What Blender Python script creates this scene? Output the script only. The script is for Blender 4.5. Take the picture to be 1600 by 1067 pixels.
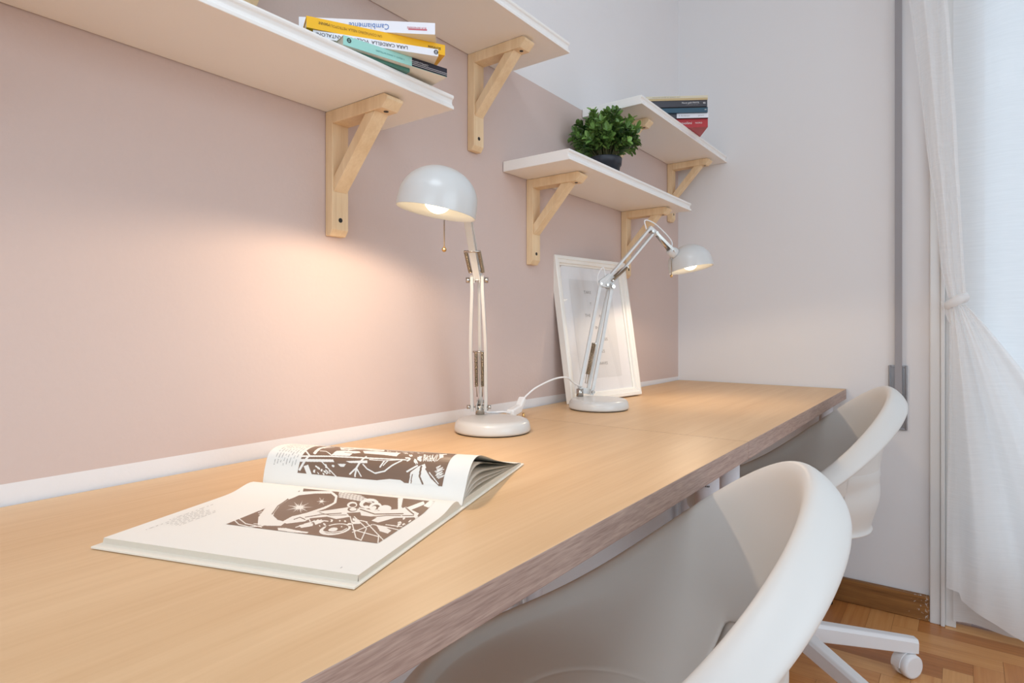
import bpy, bmesh, math, random
import numpy as np
from mathutils import Vector, Matrix

for o in list(bpy.data.objects):
    bpy.data.objects.remove(o, do_unlink=True)
SC = bpy.context.scene
COL = SC.collection
PI = math.pi
H = 0.736                       # height of the desk tops

# ------------------------------------------------------------------ camera
cam_d = bpy.data.cameras.new('camera')
cam = bpy.data.objects.new('camera', cam_d)
COL.objects.link(cam)
cam.location = (0.9271, -2.3828, 0.9518)
cam.rotation_euler = (PI / 2, 0, 0.6386)
cam_d.sensor_width = 36.0
cam_d.lens = 36.0 * 947.22 / 1600.0
cam_d.shift_y = -(533.5 - 510.27) / 1600.0
cam_d.clip_start = 0.02
SC.camera = cam

# ------------------------------------------------------------------ colour management
SC.view_settings.view_transform = 'Standard'
SC.view_settings.look = 'None'
SC.view_settings.exposure = 0.04
SC.view_settings.gamma = 1.0
SC.view_settings.use_curve_mapping = False
SC.cycles.max_bounces = 10
SC.cycles.diffuse_bounces = 6
SC.cycles.transparent_max_bounces = 16
SC.cycles.sample_clamp_indirect = 6.0

# ------------------------------------------------------------------ world, daylight and fill lights
wd = bpy.data.worlds.new('sky')
SC.world = wd
wd.use_nodes = True
wd.node_tree.nodes['Background'].inputs[0].default_value = (0.74, 0.87, 1.0, 1)
wd.node_tree.nodes['Background'].inputs[1].default_value = 0.85


def area(name, loc, rot, sx, sy, power, col):
    d = bpy.data.lights.new(name, 'AREA')
    d.shape = 'RECTANGLE'
    d.size, d.size_y, d.energy, d.color = sx, sy, power, col
    o = bpy.data.objects.new(name, d)
    COL.objects.link(o)
    o.location, o.rotation_euler = loc, rot
    return o


# garden door daylight; the other three are added fill lights out of view
area('daylight_garden_door', (1.62, 0.42, 1.35), (-PI / 2, 0, 0), 1.5, 2.2, 5.5, (0.70, 0.87, 1.0))
area('fill_back_window', (1.9, -5.05, 1.55), (PI / 2, 0, 0), 2.2, 1.7, 27, (0.68, 0.86, 1.0))
area('fill_side_window', (3.55, -2.3, 1.5), (0, PI / 2, 0), 1.6, 2.2, 31, (0.70, 0.87, 1.0))
area('ceiling_fill_light', (1.1, -2.8, 2.68), (0, 0, 0), 0.9, 0.9, 15, (0.78, 0.90, 1.0))


# ------------------------------------------------------------------ materials
def lin(r, g, b):
    def f(c):
        c /= 255.0
        return c / 12.92 if c <= 0.04045 else ((c + 0.055) / 1.055) ** 2.4
    return (f(r), f(g), f(b), 1.0)


def mat(name, col, rough=0.5, metal=0.0, spec=0.5, bump=None, coat=0.0):
    m = bpy.data.materials.new(name)
    m.use_nodes = True
    nt = m.node_tree
    b = nt.nodes['Principled BSDF']
    b.inputs['Base Color'].default_value = col
    b.inputs['Roughness'].default_value = rough
    b.inputs['Metallic'].default_value = metal
    b.inputs['Specular IOR Level'].default_value = spec
    b.inputs['Coat Weight'].default_value = coat
    if bump:
        sc, st, dist = bump
        tc = nt.nodes.new('ShaderNodeTexCoord')
        n = nt.nodes.new('ShaderNodeTexNoise')
        n.inputs['Scale'].default_value = sc
        n.inputs['Detail'].default_value = 5
        bp = nt.nodes.new('ShaderNodeBump')
        bp.inputs['Strength'].default_value = st
        bp.inputs['Distance'].default_value = dist
        nt.links.new(tc.outputs['Object'], n.inputs['Vector'])
        nt.links.new(n.outputs['Fac'], bp.inputs['Height'])
        nt.links.new(bp.outputs['Normal'], b.inputs['Normal'])
    return m


def wood(name, c1, c2, scale=(40, 1.2, 40), rough=0.45, fine=6.0, fleck=0.25, broad=(3.0, 0.25, 3.0), dirspec=0.4):
    """two-tone wood whose grain runs along the axis with the small scale"""
    m = bpy.data.materials.new(name)
    m.use_nodes = True
    nt = m.node_tree
    L = nt.links.new
    b = nt.nodes['Principled BSDF']
    b.inputs['Roughness'].default_value = rough
    b.inputs['Specular IOR Level'].default_value = dirspec
    tc = nt.nodes.new('ShaderNodeTexCoord')

    def noise(sc, detail, dist=0.0):
        mp = nt.nodes.new('ShaderNodeMapping')
        mp.inputs['Scale'].default_value = sc
        L(tc.outputs['Object'], mp.inputs['Vector'])
        n = nt.nodes.new('ShaderNodeTexNoise')
        n.inputs['Scale'].default_value = 1.0
        n.inputs['Detail'].default_value = detail
        n.inputs['Distortion'].default_value = dist
        L(mp.outputs['Vector'], n.inputs['Vector'])
        return n
    n1 = noise(broad, 3, 0.6)
    n2 = noise(scale, 4)
    n3 = noise(tuple(s * fine for s in scale), 2)
    mx = nt.nodes.new('ShaderNodeMix')
    mx.data_type = 'FLOAT'
    mx.inputs['Factor'].default_value = 0.5
    L(n1.outputs['Fac'], mx.inputs['A'])
    L(n2.outputs['Fac'], mx.inputs['B'])
    mx2 = nt.nodes.new('ShaderNodeMix')
    mx2.data_type = 'FLOAT'
    mx2.inputs['Factor'].default_value = fleck
    L(mx.outputs['Result'], mx2.inputs['A'])
    L(n3.outputs['Fac'], mx2.inputs['B'])
    r = nt.nodes.new('ShaderNodeValToRGB')
    r.color_ramp.elements[0].position = 0.36
    r.color_ramp.elements[1].position = 0.64
    r.color_ramp.elements[0].color = c1
    r.color_ramp.elements[1].color = c2
    L(mx2.outputs['Result'], r.inputs['Fac'])
    L(r.outputs['Color'], b.inputs['Base Color'])
    bp = nt.nodes.new('ShaderNodeBump')
    bp.inputs['Strength'].default_value = 0.06
    bp.inputs['Distance'].default_value = 0.001
    L(n3.outputs['Fac'], bp.inputs['Height'])
    L(bp.outputs['Normal'], b.inputs['Normal'])
    return m


M = {}
M['wall_pink'] = mat('pink_wall_paint', lin(209, 189, 181), 0.85, spec=0.2, bump=(140, 0.25, 0.002))
M['wall_white'] = mat('white_wall_paint', lin(232, 229, 229), 0.8, spec=0.2, bump=(140, 0.22, 0.002))
M['wall_far'] = mat('far_wall_paint', lin(228, 226, 226), 0.75, spec=0.2, bump=(60, 0.05, 0.002))
M['trim_white'] = mat('white_gloss_trim', lin(226, 225, 223), 0.35)
M['desk_top'] = wood('oak_foil_top', lin(210, 171, 127), lin(226, 191, 149), (34, 1.4, 34), 0.42, 5, 0.22, (5.0, 0.35, 5.0))
M['desk_edge_cool_lit'] = wood('oak_foil_edge_cool_lit', lin(146, 120, 110), lin(190, 164, 150), (420, 22, 420), 0.5, 2.2, 0.3, (180, 9, 180))  # coarse edge grain; greyer tone has the cool light on the edge painted in
M['beech'] = wood('pale_aspen_wood', lin(224, 192, 150), lin(240, 214, 176), (60, 60, 5), 0.5, 4, 0.2, (10, 10, 1.5))
M['shelf'] = mat('white_shelf_foil', lin(243, 240, 236), 0.4)
M['lamp'] = mat('white_lamp_enamel', lin(210, 210, 208), 0.3, coat=0.2)
M['chrome'] = mat('nickel_metal', lin(190, 184, 176), 0.22, 1.0)
M['spring'] = mat('spring_steel', lin(176, 160, 138), 0.3, 1.0)
M['brass'] = mat('brass_metal', lin(200, 165, 110), 0.3, 1.0)
M['steel'] = mat('brushed_steel', lin(150, 150, 153), 0.32, 1.0)
M['chair'] = mat('off_white_plastic', lin(217, 215, 211), 0.45)
M['chair_base'] = mat('white_plastic_base', lin(230, 229, 230), 0.4)
M['leg'] = mat('white_powder_coat', lin(226, 224, 228), 0.4)
M['black'] = mat('black_plastic', lin(22, 21, 22), 0.5)
M['seam'] = mat('dark_gap', lin(70, 62, 58), 0.7)
M['cable'] = mat('white_cable', lin(236, 236, 236), 0.4)
M['page'] = mat('book_paper', lin(240, 236, 228), 0.7, spec=0.2)
M['page_edge'] = mat('page_edges', lin(214, 203, 186), 0.85, spec=0.1, bump=(600, 0.3, 0.001))
M['cream_cover'] = mat('cream_cover', lin(238, 232, 218), 0.5)
M['leaf_page'] = mat('fanned_page_paper', lin(240, 236, 228), 0.7, spec=0.2)
pnt = M['leaf_page'].node_tree
_tr = pnt.nodes.new('ShaderNodeBsdfTranslucent')
_tr.inputs['Color'].default_value = lin(240, 232, 215)
_mx = pnt.nodes.new('ShaderNodeMixShader')
_mx.inputs[0].default_value = 0.28
pnt.links.new(pnt.nodes['Principled BSDF'].outputs[0], _mx.inputs[1])
pnt.links.new(_tr.outputs[0], _mx.inputs[2])
pnt.links.new(_mx.outputs[0], pnt.nodes['Material Output'].inputs[0])
M['ink_grey'] = mat('grey_print', lin(150, 145, 140), 0.8)
M['ink_dark'] = mat('dark_print', lin(60, 56, 56), 0.8)
M['frame'] = mat('white_frame_paint', lin(240, 237, 230), 0.35)
M['matboard'] = mat('white_mat_board', lin(236, 234, 234), 0.8)
M['print'] = mat('pale_grey_print', lin(224, 222, 221), 0.8)
M['pot'] = mat('dark_plastic_pot', lin(38, 42, 52), 0.45)
M['soil'] = mat('soil', lin(48, 38, 30), 0.95)
M['stem'] = mat('plant_stem', lin(88, 84, 48), 0.7)
M['strap'] = mat('grey_webbing', lin(158, 155, 158), 0.85, bump=(900, 0.6, 0.001))
M['hole'] = mat('screw_recess', lin(34, 30, 28), 0.6)


def leaf_mat():
    m = bpy.data.materials.new('leaf_green')
    m.use_nodes = True
    nt = m.node_tree
    b = nt.nodes['Principled BSDF']
    b.inputs['Roughness'].default_value = 0.42
    a = nt.nodes.new('ShaderNodeVertexColor')
    a.layer_name = 'leaf_tone'
    r = nt.nodes.new('ShaderNodeValToRGB')
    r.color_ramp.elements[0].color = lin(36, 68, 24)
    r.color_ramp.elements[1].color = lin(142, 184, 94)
    nt.links.new(a.outputs['Color'], r.inputs['Fac'])
    nt.links.new(r.outputs['Color'], b.inputs['Base Color'])
    return m


M['leaf'] = leaf_mat()


def emis(name, col, s):
    m = bpy.data.materials.new(name)
    m.use_nodes = True
    b = m.node_tree.nodes['Principled BSDF']
    b.inputs['Base Color'].default_value = (1, 1, 1, 1)
    b.inputs['Emission Color'].default_value = col
    b.inputs['Emission Strength'].default_value = s
    return m


M['bulb'] = emis('warm_bulb', (1.0, 0.80, 0.52, 1), 4.5)
M['fill_diffuser'] = mat('opal_fill_cover', lin(245, 243, 238), 0.4)


def sheer_mat(name, trans, transl, col):
    m = bpy.data.materials.new(name)
    m.use_nodes = True
    nt = m.node_tree
    nt.nodes.clear()
    L = nt.links.new
    out = nt.nodes.new('ShaderNodeOutputMaterial')
    tp = nt.nodes.new('ShaderNodeBsdfTransparent')
    tl = nt.nodes.new('ShaderNodeBsdfTranslucent')
    df = nt.nodes.new('ShaderNodeBsdfDiffuse')
    tl.inputs['Color'].default_value = col
    df.inputs['Color'].default_value = col
    m1 = nt.nodes.new('ShaderNodeMixShader')
    m1.inputs[0].default_value = transl
    L(df.outputs[0], m1.inputs[1])
    L(tl.outputs[0], m1.inputs[2])
    # woven threads: horizontal slubs make the cloth slightly more or less open
    tc = nt.nodes.new('ShaderNodeTexCoord')
    mp = nt.nodes.new('ShaderNodeMapping')
    mp.inputs['Scale'].default_value = (14, 14, 420)
    n = nt.nodes.new('ShaderNodeTexNoise')
    n.inputs['Scale'].default_value = 1.0
    n.inputs['Detail'].default_value = 3
    mr = nt.nodes.new('ShaderNodeMapRange')
    mr.inputs['From Min'].default_value = 0.3
    mr.inputs['From Max'].default_value = 0.7
    mr.inputs['To Min'].default_value = 1 - trans - 0.025
    mr.inputs['To Max'].default_value = 1 - trans + 0.025
    L(tc.outputs['Object'], mp.inputs['Vector'])
    L(mp.outputs['Vector'], n.inputs['Vector'])
    L(n.outputs['Fac'], mr.inputs['Value'])
    m2 = nt.nodes.new('ShaderNodeMixShader')
    L(mr.outputs['Result'], m2.inputs[0])
    L(tp.outputs[0], m2.inputs[1])
    L(m1.outputs[0], m2.inputs[2])
    L(m2.outputs[0], out.inputs[0])
    return m


M['sheer'] = sheer_mat('sheer_voile', 0.16, 0.55, (0.93, 0.94, 0.95, 1))
M['sheer_tied'] = sheer_mat('tied_voile', 0.16, 0.50, (0.96, 0.955, 0.95, 1))


def glass_mat():
    m = bpy.data.materials.new('clear_glass')
    m.use_nodes = True
    nt = m.node_tree
    nt.nodes.clear()
    out = nt.nodes.new('ShaderNodeOutputMaterial')
    tp = nt.nodes.new('ShaderNodeBsdfTransparent')
    gl = nt.nodes.new('ShaderNodeBsdfGlossy')
    gl.inputs['Roughness'].default_value = 0.0
    lw = nt.nodes.new('ShaderNodeLayerWeight')
    lw.inputs['Blend'].default_value = 0.5
    pw = nt.nodes.new('ShaderNodeMath')
    pw.operation = 'POWER'
    pw.inputs[1].default_value = 4.0
    nt.links.new(lw.outputs['Facing'], pw.inputs[0])
    fr = nt.nodes.new('ShaderNodeMapRange')
    fr.inputs['To Min'].default_value = 0.06
    fr.inputs['To Max'].default_value = 0.95
    nt.links.new(pw.outputs[0], fr.inputs['Value'])
    mx = nt.nodes.new('ShaderNodeMixShader')
    nt.links.new(fr.outputs[0], mx.inputs[0])
    nt.links.new(tp.outputs[0], mx.inputs[1])
    nt.links.new(gl.outputs[0], mx.inputs[2])
    nt.links.new(mx.outputs[0], out.inputs[0])
    return m


M['glass'] = glass_mat()


def parquet_mat():
    m = bpy.data.materials.new('oak_parquet')
    m.use_nodes = True
    nt = m.node_tree
    L = nt.links.new
    b = nt.nodes['Principled BSDF']
    b.inputs['Roughness'].default_value = 0.3
    a = nt.nodes.new('ShaderNodeVertexColor')
    a.layer_name = 'plank'
    uv = nt.nodes.new('ShaderNodeUVMap')
    uv.uv_map = 'grain'
    mp = nt.nodes.new('ShaderNodeMapping')
    mp.inputs['Scale'].default_value = (4, 90, 1)
    n = nt.nodes.new('ShaderNodeTexNoise')
    n.inputs['Scale'].default_value = 1.0
    n.inputs['Detail'].default_value = 4
    L(uv.outputs['UV'], mp.inputs['Vector'])
    L(mp.outputs['Vector'], n.inputs['Vector'])
    sp = nt.nodes.new('ShaderNodeSeparateColor')
    L(a.outputs['Color'], sp.inputs['Color'])
    ad = nt.nodes.new('ShaderNodeMath')
    ad.operation = 'MULTIPLY_ADD'
    ad.inputs[1].default_value = 0.4
    L(n.outputs['Fac'], ad.inputs[0])
    L(sp.outputs['Red'], ad.inputs[2])
    r = nt.nodes.new('ShaderNodeValToRGB')
    e = r.color_ramp.elements
    e[0].position, e[0].color = 0.1, lin(140, 78, 36)
    e[1].position, e[1].color = 1.15 / 1.2, lin(236, 184, 122)
    mid = e.new(0.5)
    mid.color = lin(200, 132, 72)
    L(ad.outputs[0], r.inputs['Fac'])
    L(r.outputs['Color'], b.inputs['Base Color'])
    return m


M['parquet'] = parquet_mat()


def baseboard_mat():
    m = wood('worn_brown_baseboard', lin(104, 68, 36), lin(164, 114, 64), (3, 60, 90), 0.4, 4, 0.2, (1, 20, 30))
    nt = m.node_tree
    L = nt.links.new
    b = nt.nodes['Principled BSDF']
    src = b.inputs['Base Color'].links[0].from_socket
    tc = nt.nodes.new('ShaderNodeTexCoord')
    sx = nt.nodes.new('ShaderNodeSeparateXYZ')
    L(tc.outputs['Object'], sx.inputs[0])
    n = nt.nodes.new('ShaderNodeTexNoise')
    n.inputs['Scale'].default_value = 130
    n.inputs['Detail'].default_value = 4
    L(tc.outputs['Object'], n.inputs['Vector'])
    # chipped paint flecks crowd the right end of the board
    mr = nt.nodes.new('ShaderNodeMapRange')
    mr.inputs['From Min'].default_value = 0.74
    mr.inputs['From Max'].default_value = 0.86
    mr.inputs['To Min'].default_value = 0.0
    mr.inputs['To Max'].default_value = 0.22
    L(sx.outputs['X'], mr.inputs['Value'])
    ad = nt.nodes.new('ShaderNodeMath')
    ad.operation = 'ADD'
    L(n.outputs['Fac'], ad.inputs[0])
    L(mr.outputs['Result'], ad.inputs[1])
    st = nt.nodes.new('ShaderNodeMapRange')
    st.inputs['From Min'].default_value = 0.74
    st.inputs['From Max'].default_value = 0.80
    L(ad.outputs[0], st.inputs['Value'])
    mx = nt.nodes.new('ShaderNodeMix')
    mx.data_type = 'RGBA'
    L(st.outputs['Result'], mx.inputs['Factor'])
    L(src, mx.inputs['A'])
    mx.inputs['B'].default_value = lin(190, 180, 170)
    L(mx.outputs['Result'], b.inputs['Base Color'])
    return m


M['baseboard'] = baseboard_mat()


# ------------------------------------------------------------------ mesh helpers
class MB:
    def __init__(self):
        self.v, self.f, self.m, self.s = [], [], [], []

    def add(self, vs, fs, mi=0, smooth=False):
        b = len(self.v)
        self.v += [tuple(p) for p in vs]
        for f in fs:
            self.f.append(tuple(b + i for i in f))
            self.m.append(mi)
            self.s.append(smooth)
        return self

    def box(self, lo, hi, mi=0, mtx=None):
        x0, y0, z0 = lo
        x1, y1, z1 = hi
        vs = [Vector(p) for p in ((x0, y0, z0), (x1, y0, z0), (x1, y1, z0), (x0, y1, z0),
                                  (x0, y0, z1), (x1, y0, z1), (x1, y1, z1), (x0, y1, z1))]
        if mtx:
            vs = [mtx @ p for p in vs]
        return self.add(vs, [(0, 3, 2, 1), (4, 5, 6, 7), (0, 1, 5, 4), (1, 2, 6, 5), (2, 3, 7, 6), (3, 0, 4, 7)], mi)

    def bar(self, p0, p1, w, t, side, mi=0):
        """box beam from p0 to p1: w wide along 'side', t thick across"""
        p0, p1, side = Vector(p0), Vector(p1), Vector(side)
        d = (p1 - p0).normalized()
        s = (side - d * side.dot(d)).normalized()
        n = d.cross(s)
        vs = []
        for p in (p0, p1):
            for a, b in ((-1, -1), (1, -1), (1, 1), (-1, 1)):
                vs.append(p + s * (a * w / 2) + n * (b * t / 2))
        return self.add(vs, [(0, 3, 2, 1), (4, 5, 6, 7), (0, 1, 5, 4), (1, 2, 6, 5), (2, 3, 7, 6), (3, 0, 4, 7)], mi)

    def tube(self, pts, r, seg=10, mi=0, cap=True, flat=None):
        """round tube along a path; r may be a list"""
        pts = [Vector(p) for p in pts]
        n = len(pts)
        rs = r if isinstance(r, (list, tuple)) else [r] * n
        t0 = (pts[1] - pts[0]).normalized()
        up = Vector((0, 0, 1)) if abs(t0.z) < 0.9 else Vector((1, 0, 0))
        a = t0.cross(up).normalized()
        vs = []
        for i, p in enumerate(pts):
            t = (pts[min(i + 1, n - 1)] - pts[max(i - 1, 0)]).normalized()
            a = (a - t * a.dot(t)).normalized()
            b = t.cross(a)
            for k in range(seg):
                q = 2 * PI * k / seg
                vs.append(p + a * (math.cos(q) * rs[i]) + b * (math.sin(q) * rs[i]))
        fs = []
        for i in range(n - 1):
            for k in range(seg):
                k2 = (k + 1) % seg
                fs.append((i * seg + k, i * seg + k2, (i + 1) * seg + k2, (i + 1) * seg + k))
        self.add(vs, fs, mi, True)
        if cap:
            b = len(self.v) - len(vs)
            self.f.append(tuple(b + k for k in reversed(range(seg))))
            self.f.append(tuple(b + (n - 1) * seg + k for k in range(seg)))
            self.m += [mi, mi]
            self.s += [False, False]
        return self

    def lathe(self, prof, seg=40, mtx=None, mi=0, smooth=True):
        vs, fs = [], []
        for r, z in prof:
            for k in range(seg):
                q = 2 * PI * k / seg
                p = Vector((max(r, 1e-5) * math.cos(q), max(r, 1e-5) * math.sin(q), z))
                vs.append(mtx @ p if mtx else p)
        for i in range(len(prof) - 1):
            for k in range(seg):
                k2 = (k + 1) % seg
                fs.append((i * seg + k, i * seg + k2, (i + 1) * seg + k2, (i + 1) * seg + k))
        return self.add(vs, fs, mi, smooth)

    def grid(self, P, mi=0, smooth=True, closed=False):
        """P[i][j] -> quads"""
        n, m = len(P), len(P[0])
        vs = [p for row in P for p in row]
        fs = []
        for i in range(n - 1):
            for j in range(m if closed else m - 1):
                j2 = (j + 1) % m
                fs.append((i * m + j, i * m + j2, (i + 1) * m + j2, (i + 1) * m + j))
        return self.add(vs, fs, mi, smooth)

    def prism(self, poly, ext, mi=0):
        """poly: list of 3-D points, extruded by vector ext"""
        n = len(poly)
        e = Vector(ext)
        vs = [Vector(p) for p in poly] + [Vector(p) + e for p in poly]
        fs = [tuple(reversed(range(n))), tuple(range(n, 2 * n))]
        fs += [(i, (i + 1) % n, n + (i + 1) % n, n + i) for i in range(n)]
        return self.add(vs, fs, mi)

    def build(self, name, mats, parent=None, bevel=0.0, seg=2, recalc=True, angle=35):
        me = bpy.data.meshes.new(name)
        me.from_pydata(self.v, [], self.f)
        if not isinstance(mats, (list, tuple)):
            mats = [mats]
        for m in mats:
            me.materials.append(m)
        me.polygons.foreach_set('material_index', self.m)
        me.polygons.foreach_set('use_smooth', self.s)
        if recalc:
            bm = bmesh.new()
            bm.from_mesh(me)
            bmesh.ops.recalc_face_normals(bm, faces=bm.faces)
            bm.to_mesh(me)
            bm.free()
        me.update()
        o = bpy.data.objects.new(name, me)
        COL.objects.link(o)
        if parent:
            o.parent = parent
        if bevel:
            b = o.modifiers.new('bevel', 'BEVEL')
            b.width, b.segments, b.limit_method = bevel, seg, 'ANGLE'
            b.angle_limit = math.radians(angle)
        return o


def thing(name, label, cat, loc=(0, 0, 0), rz=0.0, group=None):
    o = bpy.data.objects.new(name, None)
    o.empty_display_size = 0.05
    COL.objects.link(o)
    o.location, o.rotation_euler = loc, (0, 0, rz)
    o['label'], o['category'] = label, cat
    if group:
        o['group'] = group
    return o


def tag(o, label, cat, group=None):
    o['label'], o['category'] = label, cat
    if group:
        o['group'] = group
    return o


def struct(o):
    o['kind'] = 'structure'
    return o


def text_mesh(name, body, size, mtx, m, parent, align='LEFT', width=None, bold=0.0):
    cu = bpy.data.curves.new(name, 'FONT')
    cu.body, cu.size, cu.align_x, cu.align_y = body, size, align, 'CENTER'
    cu.offset = bold
    cu.resolution_u = 2
    tmp = bpy.data.objects.new(name, cu)
    COL.objects.link(tmp)
    dg = bpy.context.evaluated_depsgraph_get()
    me = bpy.data.meshes.new_from_object(tmp.evaluated_get(dg))
    bpy.data.objects.remove(tmp, do_unlink=True)
    if width:
        xs = [v.co.x for v in me.vertices]
        k = width / max(1e-6, max(xs) - min(xs))
        for v in me.vertices:
            v.co.x *= k
    me.transform(mtx)
    me.materials.clear()
    me.materials.append(m)
    o = bpy.data.objects.new(name, me)
    COL.objects.link(o)
    o.parent = parent
    return o


def axes(o, x, y, z):
    m = Matrix.Identity(4)
    for i, a in enumerate((x, y, z)):
        for k in range(3):
            m[k][i] = a[k]
    for k in range(3):
        m[k][3] = o[k]
    return m


def bez(pts, n=12):
    """Catmull-Rom through the points"""
    P = [Vector(p) for p in pts]
    P = [P[0] * 2 - P[1]] + P + [P[-1] * 2 - P[-2]]
    out = []
    for i in range(1, len(P) - 2):
        for k in range(n):
            t = k / n
            a, b, c, d = P[i - 1], P[i], P[i + 1], P[i + 2]
            out.append(0.5 * ((2 * b) + (c - a) * t + (2 * a - 5 * b + 4 * c - d) * t * t + (3 * b - a - 3 * c + d) * t ** 3))
    out.append(P[-2])
    return out


# ================================================================== THE ROOM
RX, RY, RZ = 3.3, -4.8, 2.8
PAINT = 1.609                                     # upper limit of the pink paint


def strip_top(y):
    return 0.762 if y < -1.4 else 0.762 + (0.7495 - 0.762) * (y + 1.4) / 1.4


mb = MB()
ys = [RY, -1.4, 0.0]
for y0, y1 in zip(ys[:-1], ys[1:]):
    mb.add([(0, y0, 0), (0, y1, 0), (0, y1, strip_top(y1)), (0, y0, strip_top(y0))], [(0, 1, 2, 3)], 0)
    mb.add([(0, y0, strip_top(y0)), (0, y1, strip_top(y1)), (0, y1, PAINT), (0, y0, PAINT)], [(0, 1, 2, 3)], 1)
    mb.add([(0, y0, PAINT), (0, y1, PAINT), (0, y1, RZ), (0, y0, RZ)], [(0, 1, 2, 3)], 0)
mb.box((-0.12, RY, 0), (-0.001, 0.0, RZ), 0)
struct(mb.build('wall_left', [M['wall_white'], M['wall_pink']], recalc=False))

DX0, DX1, DZ = 0.905, 2.35, 2.42                  # the garden door opening in the far wall
mb = MB()
mb.box((-0.12, 0.0, 0), (DX0, 0.2, RZ))
mb.box((DX1, 0.0, 0), (RX + 0.12, 0.2, RZ))
mb.box((DX0, 0.0, DZ), (DX1, 0.2, RZ))
struct(mb.build('wall_far', M['wall_far']))
# back wall and right wall, with openings added for the fill lights
mb = MB()
mb.box((-0.12, RY - 0.15, 0), (0.75, RY, RZ))
mb.box((3.05, RY - 0.15, 0), (RX + 0.12, RY, RZ))
mb.box((0.75, RY - 0.15, 0), (3.05, RY, 0.65))
mb.box((0.75, RY - 0.15, 2.45), (3.05, RY, RZ))
struct(mb.build('wall_back', M['wall_white']))
mb = MB()
mb.box((RX, RY, 0), (RX + 0.15, -3.45, RZ))
mb.box((RX, -1.15, 0), (RX + 0.15, 0, RZ))
mb.box((RX, -3.45, 0), (RX + 0.15, -1.15, 0.65))
mb.box((RX, -3.45, 2.4), (RX + 0.15, -1.15, RZ))
struct(mb.build('wall_right', M['wall_white']))
struct(MB().box((-0.12, RY - 0.15, RZ), (RX + 0.15, 0.2, RZ + 0.1)).build('ceiling', M['wall_white']))

for nm, pts in (('added_window_1', ((0.75, RY - 0.08, 0.65), (3.05, RY - 0.08, 2.45))), ('added_window_2', ((RX + 0.08, -3.45, 0.65), (RX + 0.08, -1.15, 2.4)))):  # unseen window frames, added where the fill lights shine in
    (x0, y0, z0), (x1, y1, z1) = pts
    mb = MB()
    t = 0.03
    horiz = x0 != x1
    for k in (0, 0.5, 1):
        if horiz:
            xx = x0 + (x1 - x0) * k
            mb.box((xx - t, y0 - t, z0), (xx + t, y0 + t, z1))
        else:
            yy = y0 + (y1 - y0) * k
            mb.box((x0 - t, yy - t, z0), (x0 + t, yy + t, z1))
    for zz in (z0, z1):
        if horiz:
            mb.box((x0, y0 - t, zz - t), (x1, y0 + t, zz + t))
        else:
            mb.box((x0 - t, y0, zz - t), (x0 + t, y1, zz + t))
    struct(mb.build(nm, M['trim_white']))


# floor: herringbone parquet, every plank its own face in ONE mesh
def make_floor():
    rng = random.Random(5)
    W, Lp = 0.068, 0.34
    n = 5
    V, F, C, UV = [], [], [], []

    def plank(x0, y0, x1, y1, along_x):
        x0, y0, x1, y1 = max(x0, -0.1), max(y0, RY - 0.1), min(x1, RX + 0.1), min(y1, 0.19)
        if x1 - x0 < 0.004 or y1 - y0 < 0.004:
            return
        g = 0.0004
        b = len(V)
        V.extend([(x0 + g, y0 + g, 0), (x1 - g, y0 + g, 0), (x1 - g, y1 - g, 0), (x0 + g, y1 - g, 0)])
        F.append((b, b + 1, b + 2, b + 3))
        c = min(0.85, max(0.05, rng.gauss(0.36, 0.17)))
        o = rng.random() * 50
        for (x, y) in ((x0, y0), (x1, y0), (x1, y1), (x0, y1)):
            C.append(c)
            UV.append((x + o, y + o) if along_x else (y + o, x + o))
    for i in range(-80, 120):
        for j in range(-12, 14):
            ox = i * W + j * Lp
            oy = RY - 0.2 + i * W - j * Lp
            if ox > RX + 0.5 or ox < -1.0 or oy > 0.6 or oy < RY - 1.0:
                continue
            plank(ox, oy, ox + Lp, oy + W, True)
            plank(ox + Lp, oy + W - Lp, ox + Lp + W, oy + W, False)
    me = bpy.data.meshes.new('floor')
    b = len(V)
    V += [(-0.12, RY - 0.15, -0.002), (RX + 0.15, RY - 0.15, -0.002), (RX + 0.15, 0.2, -0.002), (-0.12, 0.2, -0.002)]
    F.append((b, b + 1, b + 2, b + 3))
    C += [0.0] * 4
    UV += [(0, 0)] * 4
    me.from_pydata(V, [], F)
    ca = me.color_attributes.new('plank', 'FLOAT_COLOR', 'CORNER')
    ul = me.uv_layers.new(name='grain')
    for i in range(len(C)):
        ca.data[i].color = (C[i], C[i], C[i], 1)
        ul.data[i].uv = UV[i]
    me.materials.append(M['parquet'])
    o = bpy.data.objects.new('floor', me)
    COL.objects.link(o)
    struct(o)


make_floor()

struct(MB().box((0.0, -0.016, 0.0), (0.8436, 0.0, 0.083)).build('baseboard_far', M['baseboard'], bevel=0.004))
struct(MB().box((0.0, RY, 0.0), (0.016, -0.016, 0.083)).build('baseboard_left', M['trim_white'], bevel=0.004))
# stepped white casing round the garden door
mb = MB()
for x0, x1, d in ((0.8436, 0.872, 0.018), (0.872, 0.884, 0.026), (0.884, 0.912, 0.012)):
    mb.box((x0, -d, 0), (x1, 0.03, DZ + 0.03))
mb.box((0.8436, -0.018, DZ), (DX1 + 0.06, 0.03, DZ + 0.07))
mb.box((DX1 - 0.005, -0.018, 0), (DX1 + 0.06, 0.03, DZ + 0.03))
struct(mb.build('trim_1', M['trim_white'], bevel=0.003))
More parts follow.
